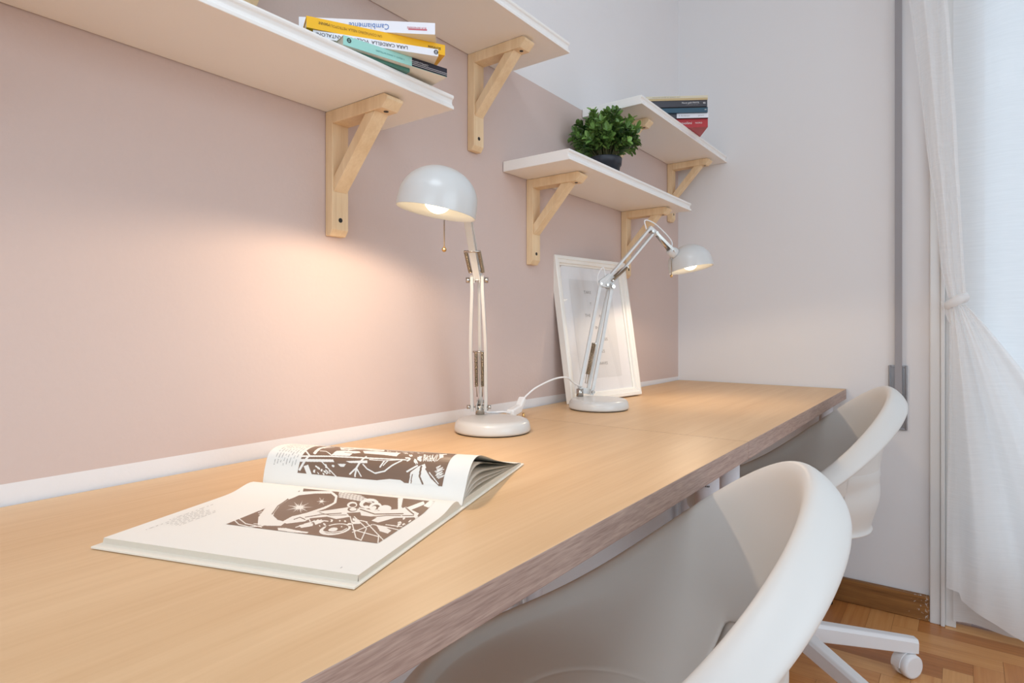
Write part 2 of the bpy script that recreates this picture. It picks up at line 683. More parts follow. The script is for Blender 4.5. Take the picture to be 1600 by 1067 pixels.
# garden door: two glazed leaves with solid lower panels
door = MB()
for x0, x1 in ((0.91, 1.625), (1.63, 2.345)):
    door.box((x0, 0.02, 0.012), (x0 + 0.075, 0.07, DZ))
    door.box((x1 - 0.075, 0.02, 0.012), (x1, 0.07, DZ))
    door.box((x0 + 0.075, 0.02, 0.012), (x1 - 0.075, 0.07, 0.20))
    door.box((x0 + 0.075, 0.02, DZ - 0.1), (x1 - 0.075, 0.07, DZ))
    door.box((x0 + 0.075, 0.03, 0.20), (x1 - 0.075, 0.055, 0.24))
d_o = struct(door.build('door_1', M['trim_white'], bevel=0.003))
for x0, x1 in ((0.985, 1.55), (1.705, 2.27)):
    MB().box((x0, 0.04, 0.24), (x1, 0.046, DZ - 0.1)).build('glass_pane', M['glass'], d_o)

# opal ceiling panel added to go with the fill light, out of view
cl = thing('ceiling_fill_panel', 'flat square opal ceiling panel added for fill light, out of view', 'lamp', (1.1, -2.8, 2.8))
MB().box((-0.48, -0.48, -0.06), (0.48, 0.48, 0.0)).build('housing', M['trim_white'], cl, bevel=0.01)
MB().box((-0.46, -0.46, -0.09), (0.46, 0.46, -0.06)).build('diffuser', M['fill_diffuser'], cl, bevel=0.01)


# ================================================================== DESKS
def desk(name_label, y0, y1, legs, group):
    d = thing('desk', name_label, 'desk', (0.305, (y0 + y1) / 2, 0), 0, group)
    ly = (y1 - y0) / 2
    mb = MB()
    x0, x1 = -0.3, 0.3
    z0, z1 = H - 0.034, H
    mb.box((x0, -ly, z0), (x1, ly, z1), 0)
    me_o = mb.build('tabletop', [M['desk_top'], M['desk_edge_cool_lit']], d)
    for p in me_o.data.polygons:
        if abs(p.normal.z) < 0.5:
            p.material_index = 1
    b = me_o.modifiers.new('bevel', 'BEVEL')
    b.width, b.segments = 0.0012, 2
    for lx, lyy, stick in legs:
        c = Vector((lx - 0.305, lyy - (y0 + y1) / 2, 0))
        lg = MB()
        lg.tube([c + Vector((0, 0, 0.012)), c + Vector((0, 0, H - 0.037))], [0.0195, 0.0215], 28)
        lg.tube([c + Vector((0, 0, H - 0.0385)), c + Vector((0, 0, H - 0.034))], 0.036, 28)
        lo = lg.build('leg', M['leg'], d)
        MB().tube([c, c + Vector((0, 0, 0.012))], 0.0205, 24).build('foot', M['black'], lo)
        if stick:
            # little printed marks on the leg: a dark block, a thin line and a row of ticks
            mk = MB()
            view = math.atan2(-2.3828 - lyy, 0.9271 - lx)

            def patch(a0, a1, za, zb):
                r = 0.0217
                P = [[c + Vector((r * math.cos(view + a), r * math.sin(view + a), z)) for a in np.linspace(a0, a1, 4)] for z in (za, zb)]
                mk.grid(P)
            zt = H - 0.054
            rr = random.Random(3)
            for iy in range(5):
                for ix in range(3):
                    if rr.random() < 0.7:
                        patch(-0.36 + ix * 0.11, -0.36 + ix * 0.11 + 0.1, zt - iy * 0.003 - 0.0028, zt - iy * 0.003)
            patch(0.12, 0.16, zt - 0.014, zt - 0.002)
            for ix in range(4):
                patch(-0.3 + ix * 0.13, -0.22 + ix * 0.13, zt - 0.021, zt - 0.018)
            mk.build('printed_mark', M['ink_dark'], lo)
    return d


XR, XF = 0.06, 0.55
desk('oak-look desk nearer the camera with the open book and first lamp on it', -2.4055, -1.2055,
     [(XF, -1.271, True), (XR, -1.25, False), (XF, -2.34, False), (XR, -2.34, False)], 'desks along the pink wall')
desk('oak-look desk in the far corner with the second lamp and framed print', -1.2035, -0.004,
     [(XF, -1.145, False), (XR, -1.12, False), (XF, -0.055, False), (XR, -0.07, False)], 'desks along the pink wall')

# ================================================================== SHELVES
SH_D, SH_T = 0.196, 0.0255


def shelf(label, y0, y1, zb, brackets):
    s = thing('wall_shelf', label, 'shelf', (0, (y0 + y1) / 2, zb), 0, 'white wall shelves')
    yc = (y0 + y1) / 2
    ly = (y1 - y0) / 2
    t, d = SH_T, SH_D
    prof = [(0.002, 0), (d, 0), (d, 0.005), (d - 0.0035, 0.0085), (d - 0.005, 0.013), (d - 0.0035, 0.0175), (d - 0.001, 0.0195), (d, 0.022), (d - 0.001, t), (0.002, t)]
    MB().prism([(x, -ly, z) for x, z in prof], (0, 2 * ly, 0)).build('board', M['shelf'], s, bevel=0.0006, seg=1)
    for by in brackets:
        y = by - yc
        w = 0.0355
        # upright on the wall with a bevelled foot
        up = MB().prism([(0.001, y, -0.0005), (0.001, y, -0.2245), (0.013, y, -0.2245), (0.021, y, -0.2135), (0.021, y, -0.0005)], (0, w, 0)).build('bracket', M['beech'], s, bevel=0.0012)
        MB().prism([(0.021, y, -0.0005), (0.157, y, -0.0005), (0.166, y, -0.006), (0.166, y, -0.011), (0.152, y, -0.024), (0.021, y, -0.024)], (0, w, 0)).build('bracket_arm', M['beech'], up, bevel=0.0012)
        MB().prism([(0.021, y + 0.003, -0.146), (0.021, y + 0.003, -0.119), (0.106, y + 0.003, -0.024), (0.133, y + 0.003, -0.024)], (0, w - 0.006, 0)).build('brace', M['beech'], up, bevel=0.001)
        MB().tube([(0.0205, y + w / 2, -0.196), (0.0216, y + w / 2, -0.196)], 0.0042, 14).build('screw', M['hole'], up)
        MB().tube([(0.143, y + w / 2, -0.0236), (0.143, y + w / 2, -0.0247)], 0.0042, 14).build('screw', M['hole'], up)
    return s


ZL, ZU = 1.3405, 1.5865
shelf('white wall shelf nearest the camera, carrying the yellow and mint books', -2.372, -1.572, ZL, (-2.27, -1.7025))
shelf('white upper wall shelf nearest the camera, above the stack with the yellow book', -1.992, -1.172, ZU, (-1.888, -1.3095))
shelf('white wall shelf carrying the potted plant', -1.174, -0.386, ZL, (-1.0715, -0.5165))
shelf('white upper wall shelf in the far corner with the red and dark books', -0.7786, -0.002, ZU, (-0.664, -0.1175))
STOP = ZL + SH_T
STOPU = ZU + SH_T


# ================================================================== SMALL BOOKS
def book(label, right, left, depth, z0, t, cover, group, texts=(), bands=(), plain_back=None):
    """spine runs from left to right end (world xy); text is upside down as the books lie face down"""
    R, L_ = Vector((*right, 0)), Vector((*left, 0))
    ex = (R - L_)
    ln = ex.length
    ex.normalize()
    ang = math.atan2(ex.y, ex.x)
    b = thing('book', label, 'book', (L_.x, L_.y, z0), ang, group)
    c = 0.0009
    mats = [cover, plain_back or cover]
    mb = MB()
    mb.box((0, 0, 0), (ln, c, t), 0)
    mb.box((0, c, 0), (ln, depth, c), 1)
    mb.box((0, c, t - c), (ln, depth, t), 1)
    mb.build('cover', mats, b)
    MB().box((0.0015, c, c), (ln - 0.0015, depth - 0.001, t - c)).build('page_block', M['page_edge'], b)
    for (x0, x1, za, zb, m) in bands:
        MB().box((x0 * ln, -0.0003, za * t), (x1 * ln, 0.0004, zb * t)).build('spine_band', m, b)
    for (body, x, zf, size, wd, m, flip) in texts:
        if flip:
            mt = axes((x * ln, -0.0006, zf * t), (-1, 0, 0), (0, 0, -1), (0, -1, 0))
        else:
            mt = axes((x * ln, -0.0006, zf * t), (1, 0, 0), (0, 0, 1), (0, -1, 0))
        text_mesh('spine_lettering', body, size, mt, m, b, 'LEFT', wd)
    return b


def ring(parent, x, z, r, m):
    mb = MB()
    P = [[(x + q * math.cos(a), -0.0006, z + q * math.sin(a)) for a in np.linspace(0, 2 * PI, 21)] for q in (r * 0.62, r)]
    mb.grid(P)
    mb.box((x - r * .6, -0.0006, z - r * .12), (x + r * .6, -0.0004, z + r * .12))
    mb.build('spine_logo', m, parent)


mk = lambda n, r, g, b, ro=0.4: mat(n, lin(r, g, b), ro)
K = {'yellow': mk('yellow_cover', 244, 184, 10), 'white': mk('white_cover', 232, 232, 238), 'mint': mk('mint_cover', 160, 214, 204),
     'navy': mk('near_black_band', 34, 32, 46), 'green': mk('green_cover', 70, 120, 104), 'ivory': mk('ivory_cover', 228, 222, 208),
     'red': mk('red_cover', 178, 42, 48), 'darkgrey': mk('charcoal_cover', 62, 62, 70), 'teal': mk('teal_cover', 46, 84, 104), 'cream': mk('cream_paper_cover', 214, 204, 178),
     'blue': mk('blue_ink', 70, 120, 190), 'redink': mk('red_ink', 200, 100, 110), 'black': mk('black_ink', 30, 28, 30), 'pale': mk('pale_ink', 226, 224, 224),
     'ochre': mk('ochre_ink', 150, 112, 20), 'tan': mk('tan_cover', 196, 172, 128), 'tealink': mk('teal_ink', 90, 150, 145)}
G1 = 'books stacked on the near wall shelf'
z = STOP + 0.0004
book('thin green book, lowest of the stack on the near shelf', (0.2045, -1.689), (0.165, -1.875), 0.12, z, 0.0055, K['green'], G1)
z += 0.0057
b = book('mint paperback with a black end band, second lowest of the near stack', (0.230, -1.6278), (0.187, -1.8075), 0.125, z, 0.0142, K['mint'], G1,
         [('T. STRATTI - IL GRANDE BATTELLIERE', 0.56, 0.48, 0.0035, 0.05, K['tealink'], True), ('CAPPELLI EDITORE', 0.80, 0.62, 0.0035, 0.035, K['pale'], True)],
         [(0.635, 1.0, 0.02, 0.99, K['navy'])], M['cream_cover'])
MB().box((0.187 * 0 + 0.118, -0.0006, 0.0029), (0.1845, -0.0002, 0.0034)).build('spine_line', K['pale'], b)
MB().box((0.118, -0.0006, 0.0055), (0.1845, -0.0002, 0.006)).build('spine_line', K['pale'], b)
ring(b, 0.009, 0.0085, 0.0035, K['black'])
z += 0.0145
b = book('white paperback with black capitals, between the mint and yellow books', (0.2503, -1.6703), (0.1440, -1.8297), 0.125, z, 0.0112, K['white'], G1,
         [('LARA CARDELLA', 0.745, 0.55, 0.0075, 0.056, K['black'], True), ('VOLEVO I PANTALONI', 0.43, 0.55, 0.0075, 0.078, K['black'], True)], (), M['cream_cover'])
ring(b, 0.188, 0.0062, 0.0036, K['black'])
z += 0.0115
b = book('bright yellow paperback lying across the near shelf stack', (0.2436, -1.647), (0.1425, -1.840), 0.13, z, 0.0172, K['yellow'], G1,
         [('UN CONTADINO NELLA METROPOLI', 0.52, 0.56, 0.006, 0.078, K['ochre'], True), ('BOMPIANI', 0.965, 0.55, 0.006, 0.021, K['black'], True), ('MANN!', 0.155, 0.6, 0.0062, 0.016, K['black'], True)])
z += 0.0174
b = book('white paperback with blue lettering on top of the yellow book', (0.2552, -1.6826), (0.0990, -1.8235), 0.13, z, 0.0182, K['white'], G1,
         [('Cambiamente', 0.66, 0.5, 0.0125, 0.062, K['blue'], True), ('BUR BENESSERE', 0.935, 0.5, 0.0045, 0.03, K['redink'], True)],
         [(0.80, 0.94, 0.30, 0.42, K['redink'])], M['cream_cover'])

G2 = 'books stacked on the far upper shelf'
ex = Vector((0.842, 0.539, 0))


def far_book(label, right, ln, z0, t, cover, **kw):
    r = Vector((*right, 0))
    l_ = r - ex * ln
    return book(label, (r.x, r.y), (l_.x, l_.y), 0.125, z0, t, cover, G2, **kw)


z = STOPU + 0.0004
far_book('thick red paperback at the bottom of the far upper shelf stack', (0.2518, -0.3862), 0.205, z, 0.0275, K['red'],
         texts=[('i spolini', 0.52, 0.5, 0.012, 0.045, K['pale'], False), ('NORD', 0.80, 0.5, 0.007, 0.022, K['pale'], False)])
z += 0.0277
far_book('charcoal book with a white end panel, just above the red book', (0.2562, -0.394), 0.205, z, 0.0155, K['darkgrey'],
         texts=[('A. Bevilacqua', 0.53, 0.5, 0.006, 0.036, M['ink_grey'], False), ('garzanti', 0.84, 0.5, 0.005, 0.018, M['ink_grey'], False)],
         bands=[(0.50, 1.0, 0.02, 0.98, K['white'])])
z += 0.0157
far_book('dark teal book in the middle of the far upper shelf stack', (0.2575, -0.404), 0.205, z, 0.0165, K['teal'],
         texts=[('m', 0.95, 0.5, 0.008, 0.006, K['pale'], False)], bands=[(0.0, 1.0, 0.9, 1.0, K['black'])])
z += 0.0167
far_book('thick charcoal book with white lettering below the cream books', (0.258, -0.41), 0.205, z, 0.0205, K['darkgrey'],
         texts=[('Nuovi gialli PAVOL', 0.60, 0.62, 0.008, 0.056, K['pale'], False), ('e', 0.93, 0.6, 0.012, 0.008, K['pale'], False), ('romanzi brevi', 0.66, 0.3, 0.004, 0.04, M['ink_grey'], False)])
z += 0.0207
far_book('thin tan book second from the top of the far stack', (0.260, -0.4115), 0.203, z, 0.0065, K['tan'])
z += 0.0067
far_book('cream paperback on top of the far upper shelf stack', (0.2605, -0.4115), 0.2, z, 0.0075, K['cream'],
         texts=[('racconti scelti di autori vari', 0.1, 0.5, 0.005, 0.09, M['ink_grey'], False)])


# ================================================================== POTTED PLANT
def plant():
    px, py = 0.102, -0.822
    t = thing('potted_plant', 'bushy green boxwood plant in a dark pot on the wall shelf', 'plant', (px, py, STOP + 0.0004))
    MB().lathe([(0, 0), (0.034, 0), (0.036, 0.002), (0.0435, 0.046), (0.0465, 0.047), (0.0485, 0.066), (0.0475, 0.068), (0.0445, 0.066), (0.043, 0.056), (0, 0.056)], 40).build('pot', M['pot'], t)
    MB().lathe([(0, 0.0585), (0.02, 0.059), (0.0425, 0.057)], 24).build('soil', M['soil'], t)
    rng = random.Random(11)
    st = MB()
    V, F, C = [], [], []

    def leaf(p, d, nrm, ln, wd, tone):
        d = d.normalized()
        s = d.cross(nrm).normalized()
        n = s.cross(d).normalized()
        b = len(V)
        pts = [(0, 0, 0), (0.25, -0.36, 0.06), (0.6, -0.5, 0.1), (0.88, -0.28, 0.06), (1.0, 0, -0.03), (0.88, 0.28, 0.06), (0.6, 0.5, 0.1), (0.25, 0.36, 0.06), (0.55, 0, -0.04)]
        for (u, w, h) in pts:
            V.append(p + d * (u * ln) + s * (w * wd) + n * (h * ln))
        for k in range(8):
            F.append((b + k, b + (k + 1) % 8, b + 8))
        C.extend([tone] * 9)
    ns = 62
    for i in range(ns):
        zz = 1 - (i + 0.5) / ns * 1.22
        a = i * 2.39996 + rng.uniform(-0.3, 0.3)
        rr = math.sqrt(max(0, 1 - zz * zz))
        dirv = Vector((rr * math.cos(a), rr * math.sin(a), zz))
        R = 0.094 * rng.uniform(0.70, 1.08)
        end = Vector((0, 0, 0.112)) + Vector((dirv.x * R * 0.98, dirv.y * R * 1.02, dirv.z * R * 0.98 if dirv.z > 0 else dirv.z * R * 0.7))
        end.x = max(end.x, -0.086)
        base = Vector((dirv.x * 0.018, dirv.y * 0.018, 0.058))
        mid = base.lerp(end, 0.55) + Vector((0, 0, 0.012))
        path = bez([base, mid, end], 5)
        st.tube(path, 0.0011, 5)
        tone0 = rng.uniform(0.15, 0.75)
        m = len(path)
        for k in range(3, m):
            p = path[k]
            tg = (path[min(k + 1, m - 1)] - path[k - 1]).normalized()
            for q in range(3 if k < m - 2 else 4):
                an = q * 2.1 + k * 1.05 + rng.uniform(-0.3, 0.3)
                ref = tg.orthogonal().normalized()
                side = Matrix.Rotation(an, 3, tg) @ ref
                d = (side * rng.uniform(0.7, 1.0) + tg * rng.uniform(0.5, 1.1))
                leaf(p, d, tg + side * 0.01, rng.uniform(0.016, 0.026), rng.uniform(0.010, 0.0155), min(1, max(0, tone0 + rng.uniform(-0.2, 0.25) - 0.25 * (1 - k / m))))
    st.build('stems', M['stem'], t)
    me = bpy.data.meshes.new('foliage')
    me.from_pydata([tuple(p) for p in V], [], F)
    ca = me.color_attributes.new('leaf_tone', 'FLOAT_COLOR', 'POINT')
    for i, c in enumerate(C):
        ca.data[i].color = (c, c, c, 1)
    me.materials.append(M['leaf'])
    o = bpy.data.objects.new('foliage', me)
    COL.objects.link(o)
    o.parent = t


plant()


# ================================================================== FRAMED PRINT
def framed_print():
    up = Vector((-0.9878 * 0.065, 0.156 * 0.065, 0.416))
    h = up.length
    up.normalize()
    ey = Vector((0.156, 0.9878, 0)).normalized()
    n = ey.cross(up)
    w = 0.338
    t = thing('picture_frame', 'white picture frame with a text print leaning on the pink wall', 'picture frame', (0.07, -0.948, H + 0.0042))
    mt = axes((0, 0, 0), ey, up, n)          # local X right, Y up the print, Z out of it
    fw, dp = 0.026, 0.022

    def P(x, y, z):
        return mt @ Vector((x, y, z))
    mb = MB()
    # moulding profile swept round the four mitred sides: (inset, depth)
    prof = [(0, -dp), (0, -0.002), (0.002, 0), (0.010, 0), (0.012, -0.003), (0.020, -0.005), (0.022, -0.010), (fw, -0.012), (fw, -dp)]
    rows = []
    for ins, d in prof:
        rows.append([P(ins, ins, d), P(w - ins, ins, d), P(w - ins, h - ins, d), P(ins, h - ins, d)])
    mb.grid(rows, smooth=False, closed=True)
    mb.add([P(0, 0, -dp), P(w, 0, -dp), P(w, h, -dp), P(0, h, -dp)], [(0, 1, 2, 3)])
    mb.build('frame_moulding', M['frame'], t, recalc=True)

    def panel(name, x0, y0_, x1, y1_, z, m):
        return MB().add([P(x0, y0_, z), P(x1, y0_, z), P(x1, y1_, z), P(x0, y1_, z)], [(0, 1, 2, 3)]).build(name, m, t, recalc=False)
    panel('mat_board', fw - 0.002, fw - 0.002, w - fw + 0.002, h - fw + 0.002, -0.0165, M['matboard'])
    pr = panel('art_print', 0.066, 0.064, 0.266, 0.357, -0.0160, M['print'])
    for body, x, y, align in (('TAKE', 0.1450, 0.3197, 'CENTER'), ('T', 0.1543, 0.2845, 'CENTER'), ('THE', 0.1338, 0.2495, 'CENTER'), ('N', 0.1927, 0.2483, 'CENTER'), ('IN', 0.1715, 0.2131, 'CENTER'),
                              ('ESS', 0.2025, 0.1779, 'CENTER'), ('VES', 0.1821, 0.1415, 'CENTER'), ('WAVES', 0.1807, 0.1057, 'CENTER')):
        text_mesh('lettering', body, 0.0125, mt @ axes((x, y, -0.0157), (1, 0, 0), (0, 1, 0), (0, 0, 1)), M['ink_grey'], pr, align, 0.0085 * len(body))
    panel('glass', fw - 0.002, fw - 0.002, w - fw + 0.002, h - fw + 0.002, -0.0125, M['glass'])


framed_print()


# ================================================================== DESK LAMPS
def spring(mb, p0, p1, r, turns=22, wire=0.0011):
    p0, p1 = Vector(p0), Vector(p1)
    d = p1 - p0
    ln = d.length
    d.normalize()
    a = d.orthogonal().normalized()
    b = d.cross(a)
    n = turns * 8
    pts = [p0 + d * (ln * i / n) + a * (r * math.cos(2 * PI * i / 8)) + b * (r * math.sin(2 * PI * i / 8)) for i in range(n + 1)]
    mb.tube(pts, wire, 5)


def desk_lamp(label, base, S, L, E, T, rim, axis, rod, rod_len, loop, beam):
    """base centre, stem foot S, lower pivot L, elbow E, arm tip T, rim centre of the shade and its up axis"""
    base = Vector((base[0], base[1], H))
    t = thing('desk_lamp', label, 'lamp', base, 0, 'white spring-arm desk lamps')
    S, L, E, T, rim = [Vector(p) - base for p in (S, L, E, T, rim)]
    axis = Vector(axis).normalized()
    hd = Vector((E.x - L.x + T.x - E.x, E.y - L.y + T.y - E.y, 0)).normalized()      # heading of the arm
    lat = Vector((0, 0, 1)).cross(hd)                                                # to the lamp's left
    W_, C_ = M['lamp'], M['chrome']
    z0 = 0.0022
    MB().lathe([(0, z0), (0.0760, z0), (0.0780, z0 + 0.002), (0.0784, 0.007), (0.0775, 0.013), (0.0758, 0.0195), (0.0728, 0.0238), (0.0685, 0.0262), (0.062, 0.0270), (0.03, 0.0273), (0, 0.0274)], 64).build('base', W_, t)
    MB().lathe([(0, 0.0006), (0.0745, 0.0006), (0.0745, z0), (0, z0)], 48).build('base_pad', M['black'], t)
    # stem with clamp collar
    S.z = 0.0268
    up = Vector((0, 0, 1))
    st = MB()
    st.tube([S, S + up * 0.021], 0.0095, 20)
    st.tube([S + up * 0.021, Vector((S.x, S.y, L.z - 0.012))], 0.006, 16)
    st.tube([S + up * 0.012 + lat * 0.008, S + up * 0.012 + lat * 0.018], 0.0028, 10)
    st.build('stem', C_, t)
    # pivot plate
    dL = (E - L).normalized()
    fwd = hd
    pr = 0.015
    A0 = L - fwd * pr                       # rear pivot (single bar)
    B0 = L + fwd * pr - up * 0.008          # front pivot (pair of bars)
    A1 = E - fwd * pr + up * 0.006
    B1 = E + fwd * pr - up * 0.002
    for s in (-1, 1):
        pl = MB()
        o = lat * (s * 0.0045 - 0.0006)
        pl.prism([A0 + o + up * 0.007 - fwd * 0.005, A0 + o - up * 0.012 - fwd * 0.004, B0 + o - up * 0.007 + fwd * 0.004, B0 + o + up * 0.006 + fwd * 0.005], lat * 0.0012)
        pl.build('pivot_plate', W_, t, bevel=0.0004, seg=1)
    # lower arm
    bw, bt = 0.0092, 0.0062
    MB().bar(A0 - dL * 0.004, A1 + dL * 0.006, bw, 0.0060, fwd).build('arm_bar', W_, t, bevel=0.0008)
    for s in (-1, 1):
        def off(f, k):
            return B0.lerp(B1, f) + lat * (s * k)
        pts = [off(-0.03, 0.0140), off(0.06, 0.0150), off(0.48, 0.0152), off(0.58, 0.0146), off(0.93, 0.0102), off(1.03, 0.0102)]
        mb = MB()
        prev = None
        d0 = (B1 - B0).normalized()
        sd = (fwd - d0 * fwd.dot(d0)).normalized()
        rows = []
        for p in pts:
            rows.append([p + sd * (bw / 2) + lat * (bt / 2), p + sd * (bw / 2) - lat * (bt / 2), p - sd * (bw / 2) - lat * (bt / 2), p - sd * (bw / 2) + lat * (bt / 2)])
        mb.grid(rows, smooth=False, closed=True)
        mb.add(rows[0], [(0, 1, 2, 3)])
        mb.add(rows[-1], [(3, 2, 1, 0)])
        mb.build('arm_bar', W_, t, bevel=0.0007)
    # cross pins and knobs
    for c, wd, kr in ((B0, 0.0255, 0.0042), (B1, 0.0215, 0.0055)):
        pn = MB()
        pn.tube([c - lat * wd, c + lat * wd], 0.0016, 10)
        for s in (-1, 1):
            pn.tube([c + lat * (s * (wd - 0.007)), c + lat * (s * wd)], kr, 16)
        pn.build('pivot_knob', C_, t)
    for c in (A0, A1):
        MB().tube([c - lat * 0.0075, c + lat * 0.0075], 0.0034, 14).build('pivot_screw', C_, t)
    # lower springs
    top = A0.lerp(A1, 0.44).lerp(B0.lerp(B1, 0.44), 0.5)
    bot = L + dL * 0.014
    MB().tube([top - lat * 0.0125, top + lat * 0.0125], 0.002, 10).build('spring_pin', C_, t)
    for s in (-1, 1):
        mb = MB()
        a, b = top + lat * (s * 0.0066), L + dL * 0.040 + lat * (s * 0.0066)
        spring(mb, a, b, 0.0031, 22)
        mb.tube([a, b], 0.0019, 6)
        mb.tube([b, bot + lat * (s * 0.0055)], 0.0009, 6)
        mb.build('spring', M['spring'], t)
    # elbow plates
    dU = (T - E).normalized()
    nU = lat.cross(dU)
    if nU.z < 0:
        nU = -nU
    for s in (-1, 1):
        el = MB()
        o = lat * (s * 0.0052 - 0.0006)
        el.prism([A1 + o - fwd * 0.006 - up * 0.006, B1 + o + fwd * 0.006 - up * 0.006, B1 + o + fwd * 0.006 + up * 0.006, E + o + dU * 0.035 - nU * 0.004, E + o + dU * 0.034 + nU * 0.016, A1 + o - fwd * 0.005 + up * 0.008], lat * 0.0012)
        el.build('elbow_plate', W_, t, bevel=0.0004, seg=1)
    # upper arm: two bars, one above the other
    MB().bar(E + nU * 0.010 - dU * 0.004, T + nU * 0.010 + dU * 0.008, 0.0125, 0.006, lat).build('arm_bar', W_, t, bevel=0.0008)
    MB().bar(E - nU * 0.009 + dU * 0.010, T - nU * 0.007 - dU * 0.002, 0.0125, 0.006, lat).build('arm_bar', W_, t, bevel=0.0008)
    q0, q1 = E + dU * 0.022 - nU * 0.002, E + dU * 0.078 - nU * 0.010
    for q in (q0, q1):
        MB().tube([q - lat * 0.0155, q + lat * 0.0155], 0.0022, 10).build('spring_pin', C_, t)
    for s in (-1, 1):
        mb = MB()
        a, b = q0 + lat * (s * 0.0125), q1 + lat * (s * 0.0125)
        spring(mb, a, b, 0.0029, 17)
        mb.tube([a, b], 0.0018, 6)
        mb.build('spring', M['spring'], t)
    MB().tube([E + dU * 0.004 - lat * 0.010, E + dU * 0.004 + lat * 0.010], 0.0036, 14).build('pivot_screw', C_, t)
    # shade
    rot = axis.to_track_quat('Z', 'Y').to_matrix().to_4x4()
    mt = Matrix.Translation(rim) @ rot
    R = 0.0632
    prof = [(R, 0), (R + 0.0004, 0.009), (R - 0.0006, 0.018)]
    for k in range(1, 13):
        a = PI / 2 * k / 12
        prof.append(((R - 0.0006) * math.cos(a), 0.018 + 0.055 * math.sin(a)))
    inner = [(max(r - 0.0012, 0), z_ - (0.0012 if i > 3 else 0)) for i, (r, z_) in enumerate(prof)]
    sh = MB().lathe(prof + inner[::-1] + [prof[0]], 64, mt).build('lamp_shade', W_, t)
    bm_ = Matrix.Translation(rim) @ rot
    bc = 0.0205
    bulb = [(0.0, bc - 0.022)] + [(0.022 * math.sin(PI * k / 14), bc - 0.022 * math.cos(PI * k / 14)) for k in range(1, 13)] + [(0.011, bc + 0.018), (0.011, 0.048)]
    MB().lathe(bulb, 32, bm_).build('bulb', M['bulb'], t)
    ld = bpy.data.lights.new('reflector_bulb_beam', 'SPOT')
    ld.energy, ld.color = beam, (1.0, 0.77, 0.54)
    ld.spot_size, ld.spot_blend, ld.shadow_soft_size = math.radians(166), 0.26, 0.018
    lo = bpy.data.objects.new('bulb_beam', ld)
    COL.objects.link(lo)
    lo.parent = t
    lo.location = rim - axis * 0.004
    lo.rotation_euler = (-axis).to_track_quat('-Z', 'Y').to_euler()
    MB().lathe([(0.0135, 0.045), (0.0135, 0.0705)], 24, bm_).build('bulb_socket', M['lamp'], t)
    # knuckle between arm tip and shade
    back = (T - rim)
    back -= axis * back.dot(axis)
    back.normalize()
    hit = rim + back * 0.0505 + axis * 0.050
    out = (hit - rim - axis * 0.02).normalized()
    k0 = hit + out * 0.003
    k1 = T - nU * 0.012 + dU * 0.006
    MB().tube([k0 - out * 0.004, k0 + out * 0.004, k0 + out * 0.020, k0 + out * 0.023], [0.0155, 0.0155, 0.0120, 0.0085], 24).build('socket_housing', W_, t)
    kn = MB()
    kd = (k1 - k0).normalized()
    for s in (-1, 1):
        kn.bar(k0 + out * 0.006 + lat * (s * 0.0135), k1 + lat * (s * 0.0055), 0.0014, 0.0075, lat)
    kn.tube([k0 + out * 0.010 - lat * 0.0175, k0 + out * 0.010 + lat * 0.0175], 0.0030, 12)
    kn.tube([k1 - lat * 0.009, k1 + lat * 0.009], 0.0046, 14)
    kn.tube([k1 - kd * 0.004, k0 + out * 0.022], [0.0042, 0.0060], 14)
    kn.build('shade_joint', C_, t)
    tp = MB()
    tp.bar(T + nU * 0.014 + dU * 0.004, k1 - nU * 0.006, 0.012, 0.011, lat)
    tp.build('arm_end', W_, t, bevel=0.001)
    MB().tube([T - lat * 0.010, T + lat * 0.010], 0.0038, 14).build('pivot_screw', C_, t)
    # handle rod with a little ball
    rt = Vector(rod) - base
    rd = MB()
    rb = rt + Vector((0, 0, -rod_len))
    rd.tube([k0 + out * 0.006, rt, rb], 0.0014, 8)
    ro = rd.build('handle_rod', C_, t)
    MB().lathe([(0.0042 * math.sin(PI * k / 8), 0.0042 * -math.cos(PI * k / 8)) for k in range(9)], 14, Matrix.Translation(rb)).build('rod_knob', M['brass'], ro)
    # the flex: loops at the elbow and over the arm tip
    cb = MB()
    cb.tube(bez([E - dU * 0.0 - fwd * 0.018 - up * 0.01, E - fwd * 0.024 + up * 0.025, E - fwd * 0.006 + up * 0.052 + lat * 0.004, E + dU * 0.02 + nU * 0.018]), 0.0017, 8)
    cb.build('flex', M['cable'], t)
    cb = MB()
    c0, c1 = T + nU * 0.016 - dU * 0.006, k0 + out * 0.012 + axis * 0.004
    cm = (c0 + c1) / 2
    cs_ = lat * -loop[0]
    cb.tube(bez([c0, c0 + up * (loop[1] * 0.7) - hd * 0.004 + cs_, cm + up * loop[1] + (c0 - c1).normalized() * 0.012 + cs_ * 1.3, c1 + up * (loop[1] * 0.75) + cs_, c1]), 0.0019, 8)
    cb.build('flex', M['cable'], t)
    return t


desk_lamp('white desk lamp standing nearer the camera, shade over the open book', (0.1505, -1.404),
          (0.0943, -1.3765, 0.758), (0.0945, -1.3775, 0.789), (0.1643, -1.467, 1.0438), (0.236, -1.5944, 1.1882),
          (0.2615, -1.6875, 1.1315), Vector((0.15, 0.10, 0.98)), (0.2172, -1.6208, 1.1313), 0.048, (0.012, 0.022), 4.5)
desk_lamp('white desk lamp farther away, standing before the framed print', (0.1605, -0.968),
          (0.0954, -0.954, 0.758), (0.1015, -0.937, 0.783), (0.1289, -0.8706, 1.0647), (0.2238, -0.7752, 1.2195),
          (0.2957, -0.6595, 1.1177), Vector((-0.197, -0.028, 0.98)), (0.2572, -0.7131, 1.147), 0.050, (0.0, 0.036), 3.4)


